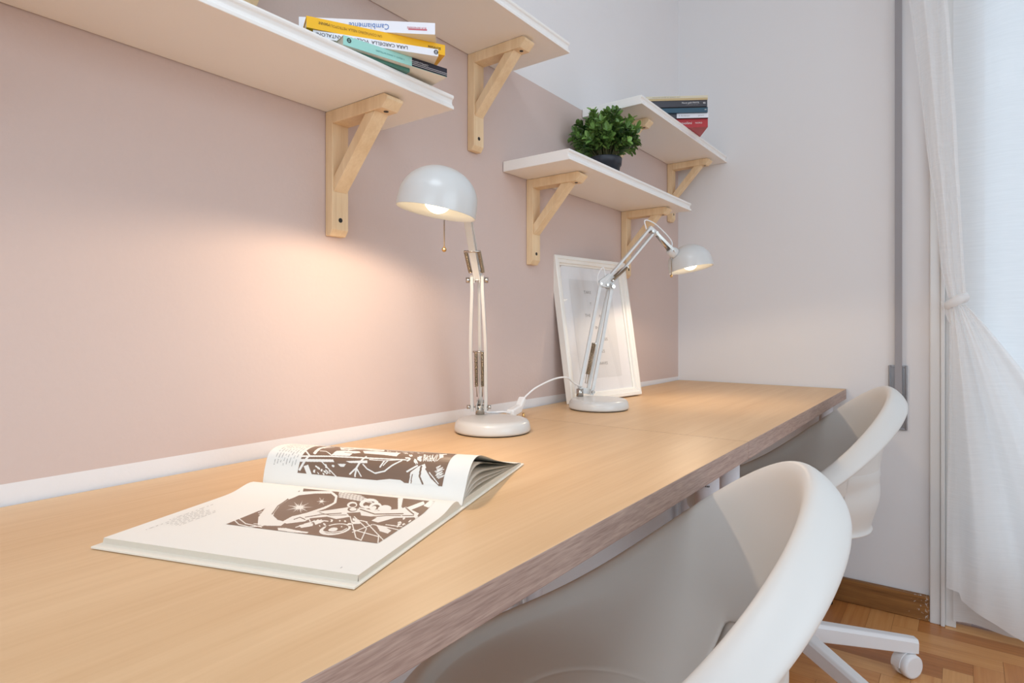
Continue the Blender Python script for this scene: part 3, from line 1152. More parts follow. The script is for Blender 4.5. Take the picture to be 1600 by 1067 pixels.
# ================================================================== CORDS
def power_cord():
    t = thing('power_cord', 'white lamp cord with an inline switch between the two lamps', 'cord', (0.12, -1.25, H))
    o = Vector((0.12, -1.25, H))
    cb = MB()
    a = [(0.097, -0.951, 0.789), (0.105, -1.00, 0.802), (0.118, -1.06, 0.822), (0.116, -1.115, 0.822), (0.105, -1.175, 0.806), (0.098, -1.205, 0.790), (0.097, -1.222, 0.780)]
    cb.tube(bez([Vector(p) - o for p in a]), 0.0022, 10)
    b_ = [(0.118, -1.305, 0.752), (0.110, -1.325, 0.7455), (0.097, -1.342, 0.7475), (0.086, -1.352, 0.756), (0.078, -1.368, 0.772), (0.0815, -1.376, 0.779)]
    b_ = [(0.1165, -1.300, 0.7585)] + [(0.114, -1.318, 0.7635), (0.104, -1.338, 0.7640), (0.092, -1.352, 0.7650), (0.080, -1.362, 0.7720), (0.079, -1.368, 0.7820)]
    cb.tube(bez([Vector(p) - o for p in b_]), 0.0022, 10)
    cb.build('cable', M['cable'], t)
    p0, p1 = Vector((0.1165, -1.300, 0.7575)) - o, Vector((0.1045, -1.247, 0.7635)) - o
    MB().bar(p0, p1, 0.018, 0.018, Vector((1, 0.2, 0))).build('inline_switch', M['cable'], t, bevel=0.004, seg=3)
    q0, q1 = Vector((0.1035, -1.250, 0.7615)) - o, Vector((0.0965, -1.222, 0.7835)) - o
    MB().bar(q0, q1, 0.017, 0.014, Vector((1, 0.2, 0))).build('plug', M['cable'], t, bevel=0.004, seg=3)
    br = MB()
    c = Vector((0.108, -1.262, H + 0.0004)) - o
    br.tube([c, c + Vector((0, 0, 0.014))], [0.0045, 0.0028], 14)
    br.build('plug_pin', M['brass'], t)
    br = MB()
    br.tube([c + Vector((0.004, 0.022, 0.0)), c + Vector((0.004, 0.022, 0.016))], [0.004, 0.0028], 14)
    br.build('plug_pin', M['brass'], t)


power_cord()
t = thing('hanging_cord', 'thin white cord hanging in a loop behind the rear desk legs', 'cord', (0.03, -1.19, 0.5))
MB().tube(bez([(0.02, -0.005, 0.199), (0.02, -0.012, 0.02), (0.025, 0.01, -0.16), (0.03, 0.05, -0.30), (0.02, 0.10, -0.34), (0.03, 0.0, 0.05), (0.02, -0.07, 0.199)], 10), 0.003, 8).build('cable', M['cable'], t)


# ================================================================== OPEN BOOK
def raster(cw, ch, quad, shapes):
    """ink mask of a printed picture; shapes are drawn in a working frame spanned by quad"""
    u, v = np.meshgrid((np.arange(cw) + 0.5) / cw, (np.arange(ch) + 0.5) / ch)
    q = [np.array(p, float) for p in quad]       # corners (u,v): 00, 10, 11, 01
    # projective map from the unit square to the quad
    A, B = [], []
    for (uu, vv), (x, y) in zip(((0, 0), (1, 0), (1, 1), (0, 1)), q):
        A.append([uu, vv, 1, 0, 0, 0, -uu * x, -vv * x]); B.append(x)
        A.append([0, 0, 0, uu, vv, 1, -uu * y, -vv * y]); B.append(y)
    h = np.linalg.solve(np.array(A), np.array(B))
    w = h[6] * u + h[7] * v + 1
    X = (h[0] * u + h[1] * v + h[2]) / w
    Y = (h[3] * u + h[4] * v + h[5]) / w
    ink = np.ones((ch, cw), bool)
    for s in shapes:
        k = s[0]
        val = s[-1]
        if k == 'line':
            pts, wd = s[1], s[2]
            msk = np.zeros_like(ink)
            for (x0, y0), (x1, y1) in zip(pts[:-1], pts[1:]):
                dx, dy = x1 - x0, y1 - y0
                tt = np.clip(((X - x0) * dx + (Y - y0) * dy) / (dx * dx + dy * dy + 1e-9), 0, 1)
                msk |= np.hypot(X - x0 - tt * dx, (Y - y0 - tt * dy) * 1.25) < wd
        elif k == 'ell':
            (cx, cy), (rx, ry), an = s[1], s[2], s[3]
            c, sn = math.cos(an), math.sin(an)
            a = ((X - cx) * c + (Y - cy) * sn) / rx
            b = (-(X - cx) * sn + (Y - cy) * c) / ry
            msk = a * a + b * b < 1
        elif k == 'poly':
            P = s[1]
            msk = np.zeros_like(ink)
            j = len(P) - 1
            for i in range(len(P)):
                (xi, yi), (xj, yj) = P[i], P[j]
                cond = ((yi > Y) != (yj > Y)) & (X < (xj - xi) * (Y - yi) / (yj - yi + 1e-9) + xi)
                msk ^= cond
                j = i
        ink[msk] = bool(val)
    return ink


def star(cx, cy, r, n, seed, sy=0.55):
    rg = random.Random(seed)
    out = [('ell', (cx, cy), (r * 0.2, r * 0.12), 0, 0)]
    for i in range(n):
        a = 2 * PI * i / n + rg.uniform(-.08, .08)
        q = r * (1.0 if i % 2 == 0 else 0.6) * rg.uniform(.85, 1.1)
        out.append(('poly', [(cx - math.sin(a) * r * .06, cy + math.cos(a) * r * .045), (cx + q * math.cos(a), cy + q * sy * math.sin(a)), (cx + math.sin(a) * r * .06, cy - math.cos(a) * r * .045)], 0))
    return out


def art_left():
    s = []
    s += [('poly', [(260, 330), (255, 270), (290, 205), (350, 160), (430, 115), (520, 95), (640, 96), (770, 98), (820, 125), (815, 160), (740, 200), (640, 240), (560, 270), (470, 300), (430, 335), (330, 335)], 0),
          ('poly', [(365, 235), (395, 180), (455, 135), (530, 112), (650, 108), (770, 112), (803, 130), (795, 158), (720, 190), (600, 235), (500, 262), (440, 300), (400, 290), (362, 258)], 1),
          ('line', [(352, 245), (385, 182), (450, 132)], 5, 1)]
    s += star(545, 192, 95, 18, 1) + star(705, 150, 45, 12, 2)
    for i in range(9):
        s.append(('line', [(265 + i * 7, 215 + i * 13), (240 + i * 8, 222 + i * 13)], 3, 0))
    s += [('poly', [(535, 75), (560, 75), (555, 105), (530, 105)], 0)]
    # sweeping diagonal body
    s += [('poly', [(430, 305), (520, 268), (640, 232), (760, 212), (900, 190), (990, 200), (1010, 225), (900, 232), (930, 262), (830, 280), (760, 262), (640, 275), (600, 300), (470, 318)], 0),
          ('line', [(600, 268), (720, 245), (860, 235)], 4, 1), ('line', [(700, 232), (780, 252), (900, 248)], 3, 1), ('line', [(520, 285), (560, 268), (600, 285)], 4, 1),
          ('ell', (940, 205), (36, 18), 0, 1), ('ell', (945, 205), (26, 12), 0, 0),
          ('poly', [(985, 190), (1110, 215), (1300, 205), (1340, 195), (1440, 235), (1420, 262), (1260, 268), (1140, 305), (1090, 290), (1130, 265), (1010, 250)], 0),
          ('line', [(1000, 205), (1110, 240), (1320, 236)], 5, 1), ('line', [(1080, 262), (1200, 250), (1400, 250)], 4, 1), ('line', [(1340, 200), (1400, 240)], 5, 1)]
    for cx, cy, rx, ry in ((935, 175, 38, 18), (1060, 172, 72, 26), (1110, 190, 48, 24), (1180, 200, 50, 18)):
        s += [('ell', (cx, cy), (rx, ry), 0, 0)]
        if cx < 1150:
            s += [('ell', (cx + 4, cy + 2), (rx * .66, ry * .6), 0, 1)]
    s += [('ell', (1042, 190), (20, 10), 0, 0), ('ell', (1100, 195), (18, 11), 0, 0)]
    s += [('poly', [(1275, 150), (1315, 150), (1305, 195), (1330, 210), (1280, 210)], 0), ('poly', [(1340, 200), (1470, 172), (1480, 188), (1380, 212)], 0), ('poly', [(1515, 170), (1560, 178), (1510, 205), (1470, 195)], 0)]
    # wheel and web below
    s += [('ell', (830, 358), (115, 42), -0.15, 0), ('ell', (835, 355), (92, 33), -0.15, 1), ('ell', (815, 360), (34, 15), -0.15, 0), ('line', [(745, 375), (800, 385), (880, 372), (915, 350)], 4, 0)]
    for p in ([(600, 320), (700, 290), (800, 300)], [(540, 345), (620, 320)], [(620, 270), (660, 330)], [(930, 260), (990, 420), (1030, 440)], [(1030, 440), (1060, 350), (960, 260)], [(960, 360), (1150, 410)],
              [(1050, 300), (1190, 435)], [(940, 320), (1010, 290), (1060, 300)], [(1155, 400), (1155, 460)], [(1200, 320), (1320, 335)], [(1190, 335), (1300, 360)], [(1110, 320), (1230, 345)], [(960, 380), (1100, 320)]):
        s.append(('line', p, 4, 0))
    s += [('poly', [(560, 330), (640, 310), (660, 335), (580, 350)], 0), ('poly', [(410, 350), (470, 352), (560, 370), (640, 380), (630, 390), (520, 383), (415, 368)], 0), ('poly', [(1130, 325), (1180, 330), (1245, 365), (1220, 388), (1160, 370)], 0),
          ('poly', [(950, 270), (1000, 285), (1010, 315), (950, 318)], 0), ('poly', [(660, 300), (720, 285), (740, 300), (690, 322)], 0)]
    rg = random.Random(4)
    for i in range(26):
        s.append(('ell', (rg.uniform(640, 960), rg.uniform(285, 340)), (rg.uniform(6, 16), rg.uniform(3, 8)), rg.uniform(-1, 1), rg.random() < 0.3))
    for i in range(16):
        s.append(('ell', (rg.uniform(1280, 1440), rg.uniform(255, 330)), (rg.uniform(5, 15), rg.uniform(3, 7)), rg.uniform(-1, 1), 0))
    s += [('line', [(85, 295), (120, 325), (200, 345), (300, 335)], 4, 0), ('line', [(120, 285), (170, 320), (290, 345)], 4, 0), ('line', [(230, 320), (330, 330)], 3, 0), ('line', [(290, 330), (430, 310)], 4, 0)]
    for i in range(6):
        s.append(('line', [(830, 105 + i * 5), (1000 + i * 20, 130 + i * 8)], 2, 0))
    return raster(330, 220, [(1155, 462), (30, 325), (555, 78), (1555, 175)], s)


def art_right():
    s = [('line', [(115, 205), (440, 208), (1100, 238)], 7, 0), ('poly', [(100, 222), (450, 232), (455, 250), (100, 240)], 0), ('line', [(120, 292), (250, 200), (190, 110)], 8, 0), ('line', [(300, 180), (345, 120), (430, 55)], 14, 0)]
    s += [('poly', [(170, 270), (215, 262), (215, 325), (170, 320)], 0), ('line', [(345, 245), (430, 345)], 5, 0), ('ell', (435, 275), (12, 8), 0, 0), ('poly', [(480, 262), (555, 264), (530, 282), (500, 282)], 0),
          ('poly', [(440, 200), (490, 150), (560, 140), (690, 150), (700, 170), (630, 180), (600, 205)], 0), ('poly', [(720, 140), (760, 135), (1050, 155), (1010, 205), (900, 190), (730, 175)], 0),
          ('line', [(350, 155), (400, 160), (440, 195)], 5, 0), ('line', [(560, 180), (600, 130), (660, 110), (760, 105)], 5, 0), ('line', [(640, 180), (560, 165)], 3, 1),
          ('poly', [(520, 70), (600, 55), (790, 70), (910, 95), (905, 130), (840, 135), (700, 105), (600, 125), (530, 130)], 0), ('line', [(540, 85), (640, 100), (760, 90)], 4, 1), ('line', [(560, 110), (640, 80)], 4, 1), ('line', [(800, 110), (880, 105)], 4, 1),
          ('poly', [(180, 105), (235, 85), (250, 110), (210, 140)], 0), ('line', [(240, 80), (380, 50)], 7, 0), ('line', [(380, 110), (470, 80)], 5, 0),
          ('line', [(745, 210), (700, 240), (640, 290), (600, 345)], 7, 0), ('line', [(640, 290), (560, 330)], 6, 0), ('line', [(640, 300), (655, 345)], 6, 0), ('poly', [(560, 245), (750, 242), (745, 262), (590, 258)], 0),
          ('line', [(705, 270), (730, 300), (790, 330), (880, 318), (960, 280), (1050, 245)], 6, 0), ('line', [(770, 235), (900, 245), (1080, 235)], 4, 0), ('line', [(900, 245), (850, 290)], 6, 0), ('line', [(930, 245), (880, 280)], 4, 0)]
    s += [('poly', [(900, 370), (1000, 380), (1060, 420), (930, 420), (700, 380)], 0), ('poly', [(1060, 410), (1110, 330), (1190, 290), (1250, 270), (1260, 330), (1330, 430), (1060, 430)], 0),
          ('line', [(1215, 290), (1180, 360), (1190, 410)], 8, 1), ('line', [(1255, 310), (1285, 370), (1340, 425)], 10, 1), ('line', [(1275, 335), (1330, 410)], 5, 0), ('line', [(1120, 345), (1080, 410)], 4, 1), ('line', [(1080, 325), (1180, 285)], 7, 0)]
    rg = random.Random(8)
    for i in range(22):
        a = rg.uniform(0, 2 * PI)
        s.append(('ell', (1160 + 55 * math.cos(a), 220 + 32 * math.sin(a)), (rg.uniform(12, 26), rg.uniform(5, 10)), a, i % 4 == 3))
    for i in range(14):
        x = 1240 + i * 9
        s.append(('line', [(x, 255 - rg.uniform(0, 20)), (x + rg.uniform(-20, 60), 180 - rg.uniform(-15, 15))], 3, 0))
    for i in range(12):
        s.append(('line', [(1330 + rg.uniform(-10, 20), 300 + i * 7), (1400 + rg.uniform(-20, 10), 285 + i * 7)], 3, 0))
    s += [('poly', [(1385, 155), (1450, 145), (1455, 160), (1420, 170), (1420, 210), (1385, 220)], 0)]
    for i in range(20):
        s.append(('ell', (rg.uniform(230, 400), rg.uniform(255, 325)), (rg.uniform(5, 12), rg.uniform(3, 7)), rg.uniform(-1, 1), 0))
    for i in range(16):
        s.append(('ell', (rg.uniform(900, 1250), rg.uniform(120, 165)), (rg.uniform(6, 16), rg.uniform(2, 5)), rg.uniform(-.5, .8), 0))
    s += [('line', [(930, 95), (1100, 105), (1400, 135)], 3, 0), ('line', [(960, 110), (1200, 125)], 2, 0)]
    return raster(330, 180, [(90, 310), (1360, 430), (1545, 125), (340, 35)], s)


def print_mat(name):
    m = bpy.data.materials.new(name)
    m.use_nodes = True
    nt = m.node_tree
    b = nt.nodes['Principled BSDF']
    b.inputs['Roughness'].default_value = 0.42
    a = nt.nodes.new('ShaderNodeVertexColor')
    a.layer_name = 'ink'
    r = nt.nodes.new('ShaderNodeValToRGB')
    r.color_ramp.interpolation = 'CONSTANT'
    r.color_ramp.elements[0].position = 0.0
    r.color_ramp.elements[0].color = lin(240, 236, 228)
    r.color_ramp.elements[1].position = 0.5
    r.color_ramp.elements[1].color = lin(128, 102, 84)
    nt.links.new(a.outputs['Color'], r.inputs['Fac'])
    nt.links.new(r.outputs['Color'], b.inputs['Base Color'])
    return m


M['ink_print'] = print_mat('brown_linocut_ink')


def open_book():
    o3 = Vector((0.4517, -1.8416, H + 0.0006))
    eu = Vector((-0.3155, 0.9489, 0)).normalized()      # towards the right-hand page
    es = Vector((-0.9489, -0.3155, 0)).normalized()     # along the spine, away from the camera side
    t = thing('open_book', 'large open art book with brown linocut pictures lying on the desk', 'book', o3)
    LS, PW, PL = 0.288, 0.236, 0.222

    def P(s, a, z_):
        """s along the spine, a towards the right page (negative = left page)"""
        return es * s + eu * a + Vector((0, 0, z_))
    # cover boards
    mb = MB()
    mb.prism([P(-0.003, -PL - 0.011, 0), P(-0.003, PW + 0.004, 0), P(-0.003, PW + 0.004, 0.0022), P(-0.003, 0.004, 0.0022), P(-0.003, -0.004, 0.0022), P(-0.003, -PL - 0.011, 0.0022)], es * (LS + 0.006))
    mb.build('cover', M['cream_cover'], t, bevel=0.0004, seg=1)
    # left page block, gently swelling toward the spine
    def zl(a):                                            # a: 0 at spine .. 1 at the outer edge
        return max(0.0028, 0.0074 + 0.0058 * math.exp(-((a - 0.10) / 0.10) ** 2) - 0.009 * math.exp(-(a / 0.035) ** 2))
    na = 40
    top = [[P(s, -PL * k / na + (0.0 if k else 0), zl(k / na)) for k in range(na + 1)] for s in np.linspace(0.0, LS, 5)]
    MB().grid(top).build('page', M['page'], t, recalc=False).data.flip_normals()
    eb = MB()
    for s in (0.0, LS):
        eb.grid([[P(s, -PL * k / na, zl(k / na)) for k in range(na + 1)], [P(s, -PL * k / na, 0.0022) for k in range(na + 1)]], smooth=False)
    eb.grid([[P(0, -PL, zl(1)), P(LS, -PL, zl(1))], [P(0, -PL - 0.001, 0.0022), P(LS, -PL - 0.001, 0.0022)]], smooth=False)
    eb.build('page_block', M['page_edge'], t)
    # right-hand pages: arching leaves (profile a -> z at the near and the far end of the spine)
    near = [(0.0, 0.003), (0.004, 0.012), (0.0098, 0.0205), (0.018, 0.0338), (0.032, 0.0470), (0.047, 0.0515), (0.063, 0.0500), (0.082, 0.0445), (0.115, 0.0335), (0.160, 0.0205), (0.200, 0.0105), (0.230, 0.0048)]
    far = [(0.0, 0.003), (0.002, 0.014), (0.005, 0.027), (0.0115, 0.0425), (0.022, 0.0490), (0.040, 0.0505), (0.060, 0.0480), (0.085, 0.0420), (0.115, 0.0320), (0.160, 0.0195), (0.200, 0.0105), (0.230, 0.0048)]

    def arc(pr, n=60):
        pts = [(p.x, p.y) for p in bez([(a, z_, 0) for a, z_ in pr], 10)]
        d = [0]
        for (x0, y0), (x1, y1) in zip(pts[:-1], pts[1:]):
            d.append(d[-1] + math.hypot(x1 - x0, y1 - y0))
        ax = np.interp(np.linspace(0, d[-1], n), d, [p[0] for p in pts])
        az = np.interp(np.linspace(0, d[-1], n), d, [p[1] for p in pts])
        return np.stack([ax, az], 1), d[-1]
    an, tot = arc(near)
    af, _ = arc(far)

    def surf(f, s, lift=0.0):
        """f: 0 spine .. 1 fore edge along the arc"""
        x = f * (len(an) - 1)
        i = min(int(x), len(an) - 2)
        w = x - i
        k = s / LS
        q = (an[i] * (1 - w) + an[i + 1] * w) * (1 - k) + (af[i] * (1 - w) + af[i + 1] * w) * k
        dq = (an[i + 1] - an[i]) * (1 - k) + (af[i + 1] - af[i]) * k
        n = np.array([-dq[1], dq[0]])
        n /= np.linalg.norm(n) + 1e-9
        q = q + n * lift
        return P(s, q[0], q[1])
    MB().grid([[surf(f, s) for f in np.linspace(0, 1, 60)] for s in np.linspace(0, LS, 9)]).build('page', M['page'], t)
    for sc_, fe in ((0.80, 0.228), (0.77, 0.226), (0.56, 0.229), (0.53, 0.228), (0.36, 0.227), (0.24, 0.228)):
        rows = []
        for s in np.linspace(0.0004, LS - 0.0004, 4):
            row = []
            for f in np.linspace(0, 1, 40):
                x = f * (len(an) - 1)
                i = min(int(x), len(an) - 2)
                k = s / LS
                q = an[i] * (1 - k) + af[i] * k
                row.append(P(s, q[0] * (1 + (1 - sc_) * 0.25 * math.sin(PI * f)) * fe / 0.230, 0.0028 + (q[1] - 0.0025) * sc_))
            rows.append(row)
        MB().grid(rows).build('page', M['leaf_page'], t)
    bl = MB()
    bl.prism([P(0, 0.002, 0.0022), P(0, PW - 0.002, 0.0022), P(0, PW - 0.003, 0.0046), P(0, 0.12, 0.0085), P(0, 0.012, 0.0095), P(0, 0.004, 0.006)], es * LS)
    bl.build('page_block', M['page_edge'], t)

    # pictures, each a fine coloured grid lying on its page
    def picture(fn, ink):
        ch, cw = ink.shape
        Vv = [fn(x / cw, y / ch) for y in range(ch + 1) for x in range(cw + 1)]
        Ff = [(y * (cw + 1) + x, y * (cw + 1) + x + 1, (y + 1) * (cw + 1) + x + 1, (y + 1) * (cw + 1) + x) for y in range(ch) for x in range(cw)]
        me = bpy.data.meshes.new('picture')
        me.from_pydata([tuple(p) for p in Vv], [], Ff)
        ca = me.color_attributes.new('ink', 'FLOAT_COLOR', 'CORNER')
        arr = np.repeat(ink.reshape(-1).astype(np.float32), 4)
        ca.data.foreach_set('color', np.stack([arr, arr, arr, np.ones_like(arr)], 1).ravel())
        me.materials.append(M['ink_print'])
        me.polygons.foreach_set('use_smooth', [True] * len(Ff))
        ob = bpy.data.objects.new('picture', me)
        COL.objects.link(ob)
        ob.parent = t
        if me.polygons[0].normal.z < 0 and me.polygons[len(me.polygons) // 2].normal.z < 0:
            me.flip_normals()
        return ob
    # left picture: u from the near side (s small) outward, v from outer edge to spine
    def fl(u, v):
        s = 0.023 + (0.204 - 0.023) * u
        a = 0.152 + (0.026 - 0.152) * v
        return P(s, -a, zl(a / PL) + 0.00025)
    picture(fl, art_left())

    def frr(u, v):
        s = 0.236 + (0.030 - 0.236) * u
        f = (0.0205 + (0.080 - 0.0205) * v) / tot
        return surf(f, s, 0.0003)
    picture(frr, art_right())

    # captions: rows of small unreadable word marks
    def words(fn, rows_, l0, l1, seed):
        rg = random.Random(seed)
        mb_ = MB()
        for (r0, a, b_) in rows_:
            x = a
            while x < b_:
                wl = rg.uniform(0.003, 0.009)
                e = min(x + wl, b_)
                for k in range(max(1, int((e - x) / 0.0015))):
                    xa = x + k * 0.0015
                    hh = rg.uniform(0.0006, 0.0011)
                    mb_.add([fn(r0, xa), fn(r0, xa + 0.001), fn(r0 + hh, xa + 0.001), fn(r0 + hh, xa)], [(0, 1, 2, 3)])
                x = e + 0.0016
        mb_.build('caption', M['ink_grey'], t)
    words(lambda r, x: P(r, -x, zl(x / PL) + 0.0003), [(0.268 - 0.0042 * i, 0.118 + 0.004 * (i % 2), 0.172 + (0.02 if i == 0 else 0)) for i in range(6)] + [(0.272, 0.10, 0.16)], 0, 0, 1)
    words(lambda r, x: surf(x / tot, r, 0.0003), [(0.274 - 0.0046 * i, 0.028 + 0.002 * (i % 3), 0.082) for i in range(8)], 0, 0, 2)
    words(lambda r, x: P(r, -x, zl(x / PL) + 0.0003), [(0.022, 0.212, 0.217)], 0, 0, 3)


open_book()


# ================================================================== SWIVEL CHAIRS
CH_A, CH_B, CH_T, CH_K, CH_N = 0.2267, 0.2302, 0.3125, 1.0986, 0.9865


def chair_shell():
    """tub shell in chair space: +x is the back, z measured from the seat rim"""
    nphi = 96

    def plan(phi, r, off=0.0):
        c, s = math.cos(phi), math.sin(phi)
        return (math.copysign(abs(c) ** CH_N, c) * (CH_B * r + off), math.copysign(abs(s) ** CH_N, s) * (CH_A * r + off))

    def crest_z(phi):
        c = math.cos(phi)
        B = math.copysign(abs(c) ** CH_N, c) * CH_B
        zz = CH_T - CH_K * (CH_B - B) + 0.4978 * (CH_B - B) ** 2
        return 0.0486 * math.log(1 + math.exp(zz / 0.0486))       # the rim levels out toward the front
    rows = []
    zs = -0.012
    R0 = 0.52
    phis = [2 * PI * j / nphi for j in range(nphi)]
    # seat
    for r, dip in ((0.02, 0), (0.15, 0), (0.3, 0), (R0 - 0.022, 0), (R0 - 0.011, 0.0035), (R0, 0)):
        rows.append([(*plan(p, r), zs - 0.006 * (1 - (r / R0) ** 2) - dip) for p in phis])
    # wall: quarter of a superellipse from the seat up to the crest
    for k in range(1, 17):
        al = PI / 2 * k / 16
        row = []
        for p in phis:
            zc = crest_z(p)
            rr = R0 + (0.985 - R0) * math.sin(al) ** 0.92
            zz = (zc - 0.012 - zs) * (1 - math.cos(al)) ** 0.94
            # the back swells outward a little above the seat
            bump = 0.011 * math.exp(-((zz - 0.085) / 0.035) ** 2) * max(0.0, math.cos(p)) ** 1.5
            row.append((*plan(p, rr, bump), zs + zz))
        rows.append(row)
    # rolled rim
    for off, dz in ((0.0005, 0.000), (0.006, 0.0055), (0.013, 0.0058), (0.021, 0.0020), (0.030, -0.0055), (0.038, -0.0145), (0.0435, -0.0235), (0.0460, -0.0315), (0.0448, -0.0375), (0.041, -0.040)):
        rows.append([(*plan(p, 1.0, off), crest_z(p) + dz) for p in phis])
    n, m = len(rows), nphi
    F = []
    V = [v for r in rows for v in r] + [(0, 0, zs - 0.006)]
    ctr = len(V) - 1
    for j in range(m):
        F.append((ctr, j, (j + 1) % m))
    for i in range(n - 1):
        for j in range(m):
            j2 = (j + 1) % m
            # slot through the lower back, just above the seat
            jj = j if j < m / 2 else j - m
            if 7 <= i <= 12 and abs(jj + 0.5) <= 10:
                continue
            F.append((i * m + j, i * m + j2, (i + 1) * m + j2, (i + 1) * m + j))
    me = bpy.data.meshes.new('seat_shell')
    me.from_pydata(V, [], F)
    bm = bmesh.new()
    bm.from_mesh(me)
    bmesh.ops.recalc_face_normals(bm, faces=bm.faces)
    bm.to_mesh(me)
    bm.free()
    # inner side must face the sitter so that the shell thickens outward
    if me.polygons[0].normal.z < 0:
        me.flip_normals()
    me.polygons.foreach_set('use_smooth', [True] * len(me.polygons))
    me.materials.append(M['chair'])
    # the back panel runs on down behind the slot and ends in a small outward lip
    js = [k / 2 for k in range(-34, 35)]
    V2 = []
    def wall(p, z_):
        zc = crest_z(p)
        f = min(1.0, max(0.0, (z_ - zs) / (zc - 0.012 - zs)))
        al_ = math.acos(1 - f ** (1 / 0.94))
        rr_ = R0 + (0.985 - R0) * math.sin(al_) ** 0.92
        return rr_ * CH_B + 0.011 * math.exp(-((z_ - zs - 0.085) / 0.035) ** 2) * max(0.0, math.cos(p)) ** 1.5

    for rr, zz, off in ((None, 0.118, 0.0034), (None, 0.106, 0.0046), (None, 0.094, 0.006), (0.884, 0.080, 0.0075), (0.880, 0.064, 0.0105), (0.875, 0.048, 0.012), (0.868, 0.030, 0.012), (0.858, 0.012, 0.010), (0.843, -0.012, 0.006), (0.828, -0.036, 0.002), (0.822, -0.046, 0.003), (0.826, -0.053, 0.008)):
        for j in js:
            p = 2 * PI * j / nphi
            zc_ = min(zz, crest_z(p) - 0.055)
            w_ = wall(p, zc_) + 0.0034
            own = (rr * CH_B + off) if rr else w_ + (off - 0.0034)
            rad = max(own, w_) if zz > 0.02 else own
            V2.append((*plan(p, rad / CH_B), zc_ + (0.006 * (j / 17.0) ** 2 if zz < 0 else 0)))
    prof = [0] * 12
    nj = len(js)
    F2 = [(i * nj + k, i * nj + k + 1, (i + 1) * nj + k + 1, (i + 1) * nj + k) for i in range(len(prof) - 1) for k in range(nj - 1)]
    m2 = bpy.data.meshes.new('back_panel')
    m2.from_pydata(V2, [], F2)
    m2.polygons.foreach_set('use_smooth', [True] * len(F2))
    m2.materials.append(M['chair'])
    return me, m2


SHELL, PANEL = chair_shell()


def swivel_chair(label, x, y, th, zr, star0):
    t = thing('swivel_chair', label, 'chair', (x, y, 0), th, 'white swivel chairs')
    o = bpy.data.objects.new('seat_shell', SHELL)
    COL.objects.link(o)
    o.parent = t
    o.location = (0, 0, zr)
    so = o.modifiers.new('thickness', 'SOLIDIFY')
    so.thickness, so.offset = 0.006, -1.0
    sb = o.modifiers.new('smooth', 'SUBSURF')
    sb.levels = sb.render_levels = 1
    o = bpy.data.objects.new('back_panel', PANEL)
    COL.objects.link(o)
    o.parent = t
    o.location = (0, 0, zr)
    so = o.modifiers.new('thickness', 'SOLIDIFY')
    so.thickness, so.offset = 0.005, 0.0
    sb = o.modifiers.new('smooth', 'SUBSURF')
    sb.levels = sb.render_levels = 1
    hubz = 0.115
    MB().tube([(0, 0, hubz + 0.02), (0, 0, zr - 0.06)], [0.025, 0.022], 24).build('gas_column', M['chair_base'], t)
    MB().box((-0.10, -0.085, zr - 0.062), (0.08, 0.085, zr - 0.026)).build('seat_mechanism', M['chair_base'], t, bevel=0.012, seg=3)
    MB().lathe([(0, hubz - 0.03), (0.034, hubz - 0.03), (0.038, hubz - 0.02), (0.038, hubz + 0.022), (0.032, hubz + 0.03), (0, hubz + 0.03)], 32).build('base_hub', M['chair_base'], t)
    for k in range(5):
        a = star0 - th + k * 2 * PI / 5
        d = Vector((math.cos(a), math.sin(a), 0))
        s = Vector((-d.y, d.x, 0))
        tip = 0.325
        rows = []
        for r, zt, ht, w in ((0.025, hubz + 0.026, 0.050, 0.042), (0.17, hubz + 0.008, 0.045, 0.037), (tip - 0.010, hubz - 0.010, 0.041, 0.033), (tip + 0.008, hubz - 0.013, 0.038, 0.032)):
            c = d * r
            rows.append([c + s * (w * 0.36) + Vector((0, 0, zt)), c + s * (w * 0.5) + Vector((0, 0, zt - 0.009)), c + s * (w * 0.46) + Vector((0, 0, zt - ht)),
                         c - s * (w * 0.46) + Vector((0, 0, zt - ht)), c - s * (w * 0.5) + Vector((0, 0, zt - 0.009)), c - s * (w * 0.36) + Vector((0, 0, zt))])
        mb = MB().grid(rows, smooth=False, closed=True)
        mb.add(rows[-1], [tuple(range(6))])
        mb.add(rows[0], [tuple(reversed(range(6)))])
        leg = mb.build('base_leg', M['chair_base'], t, bevel=0.003, seg=2)
        # twin-wheel caster
        ca = math.radians(206) + 0.25 * math.sin(3.0 * k + star0)
        u = Vector((math.cos(ca), math.sin(ca), 0))          # rolling direction
        w = Vector((-u.y, u.x, 0))
        c = d * (tip - 0.008) + u * 0.010 + Vector((0, 0, 0.0325))
        cs = MB()
        prof = [0.030, 0.0322, 0.0322, 0.030, 0.024]
        cs.tube([c - w * 0.024, c - w * 0.021, c - w * 0.006, c - w * 0.0045, c - w * 0.004], [0.026, 0.0315, 0.0322, 0.030, 0.026], 36)
        cs.tube([c + w * 0.004, c + w * 0.0045, c + w * 0.006, c + w * 0.021, c + w * 0.024], [0.026, 0.030, 0.0322, 0.0315, 0.026], 36)
        hood = [c + u * (0.0345 * math.cos(q)) + Vector((0, 0, 0.0345 * math.sin(q))) for q in np.linspace(-0.15, PI * 0.9, 16)] + [c + u * 0.0]
        cs.prism([p - w * 0.0195 for p in hood], w * 0.026)
        cs.tube([d * (tip - 0.008) + Vector((0, 0, 0.055)), d * (tip - 0.008) + Vector((0, 0, hubz - 0.045))], 0.011, 14)
        cs.build('caster', M['chair_base'], leg, recalc=True)
    return t


swivel_chair('white swivel tub chair closest to the camera, at the nearer desk', 0.5631, -1.7099, 0.4225, 0.4719, math.radians(14))
swivel_chair('white swivel tub chair by the far wall, at the corner desk', 0.5426, -0.5708, 0.3371, 0.4753, math.radians(31.8))

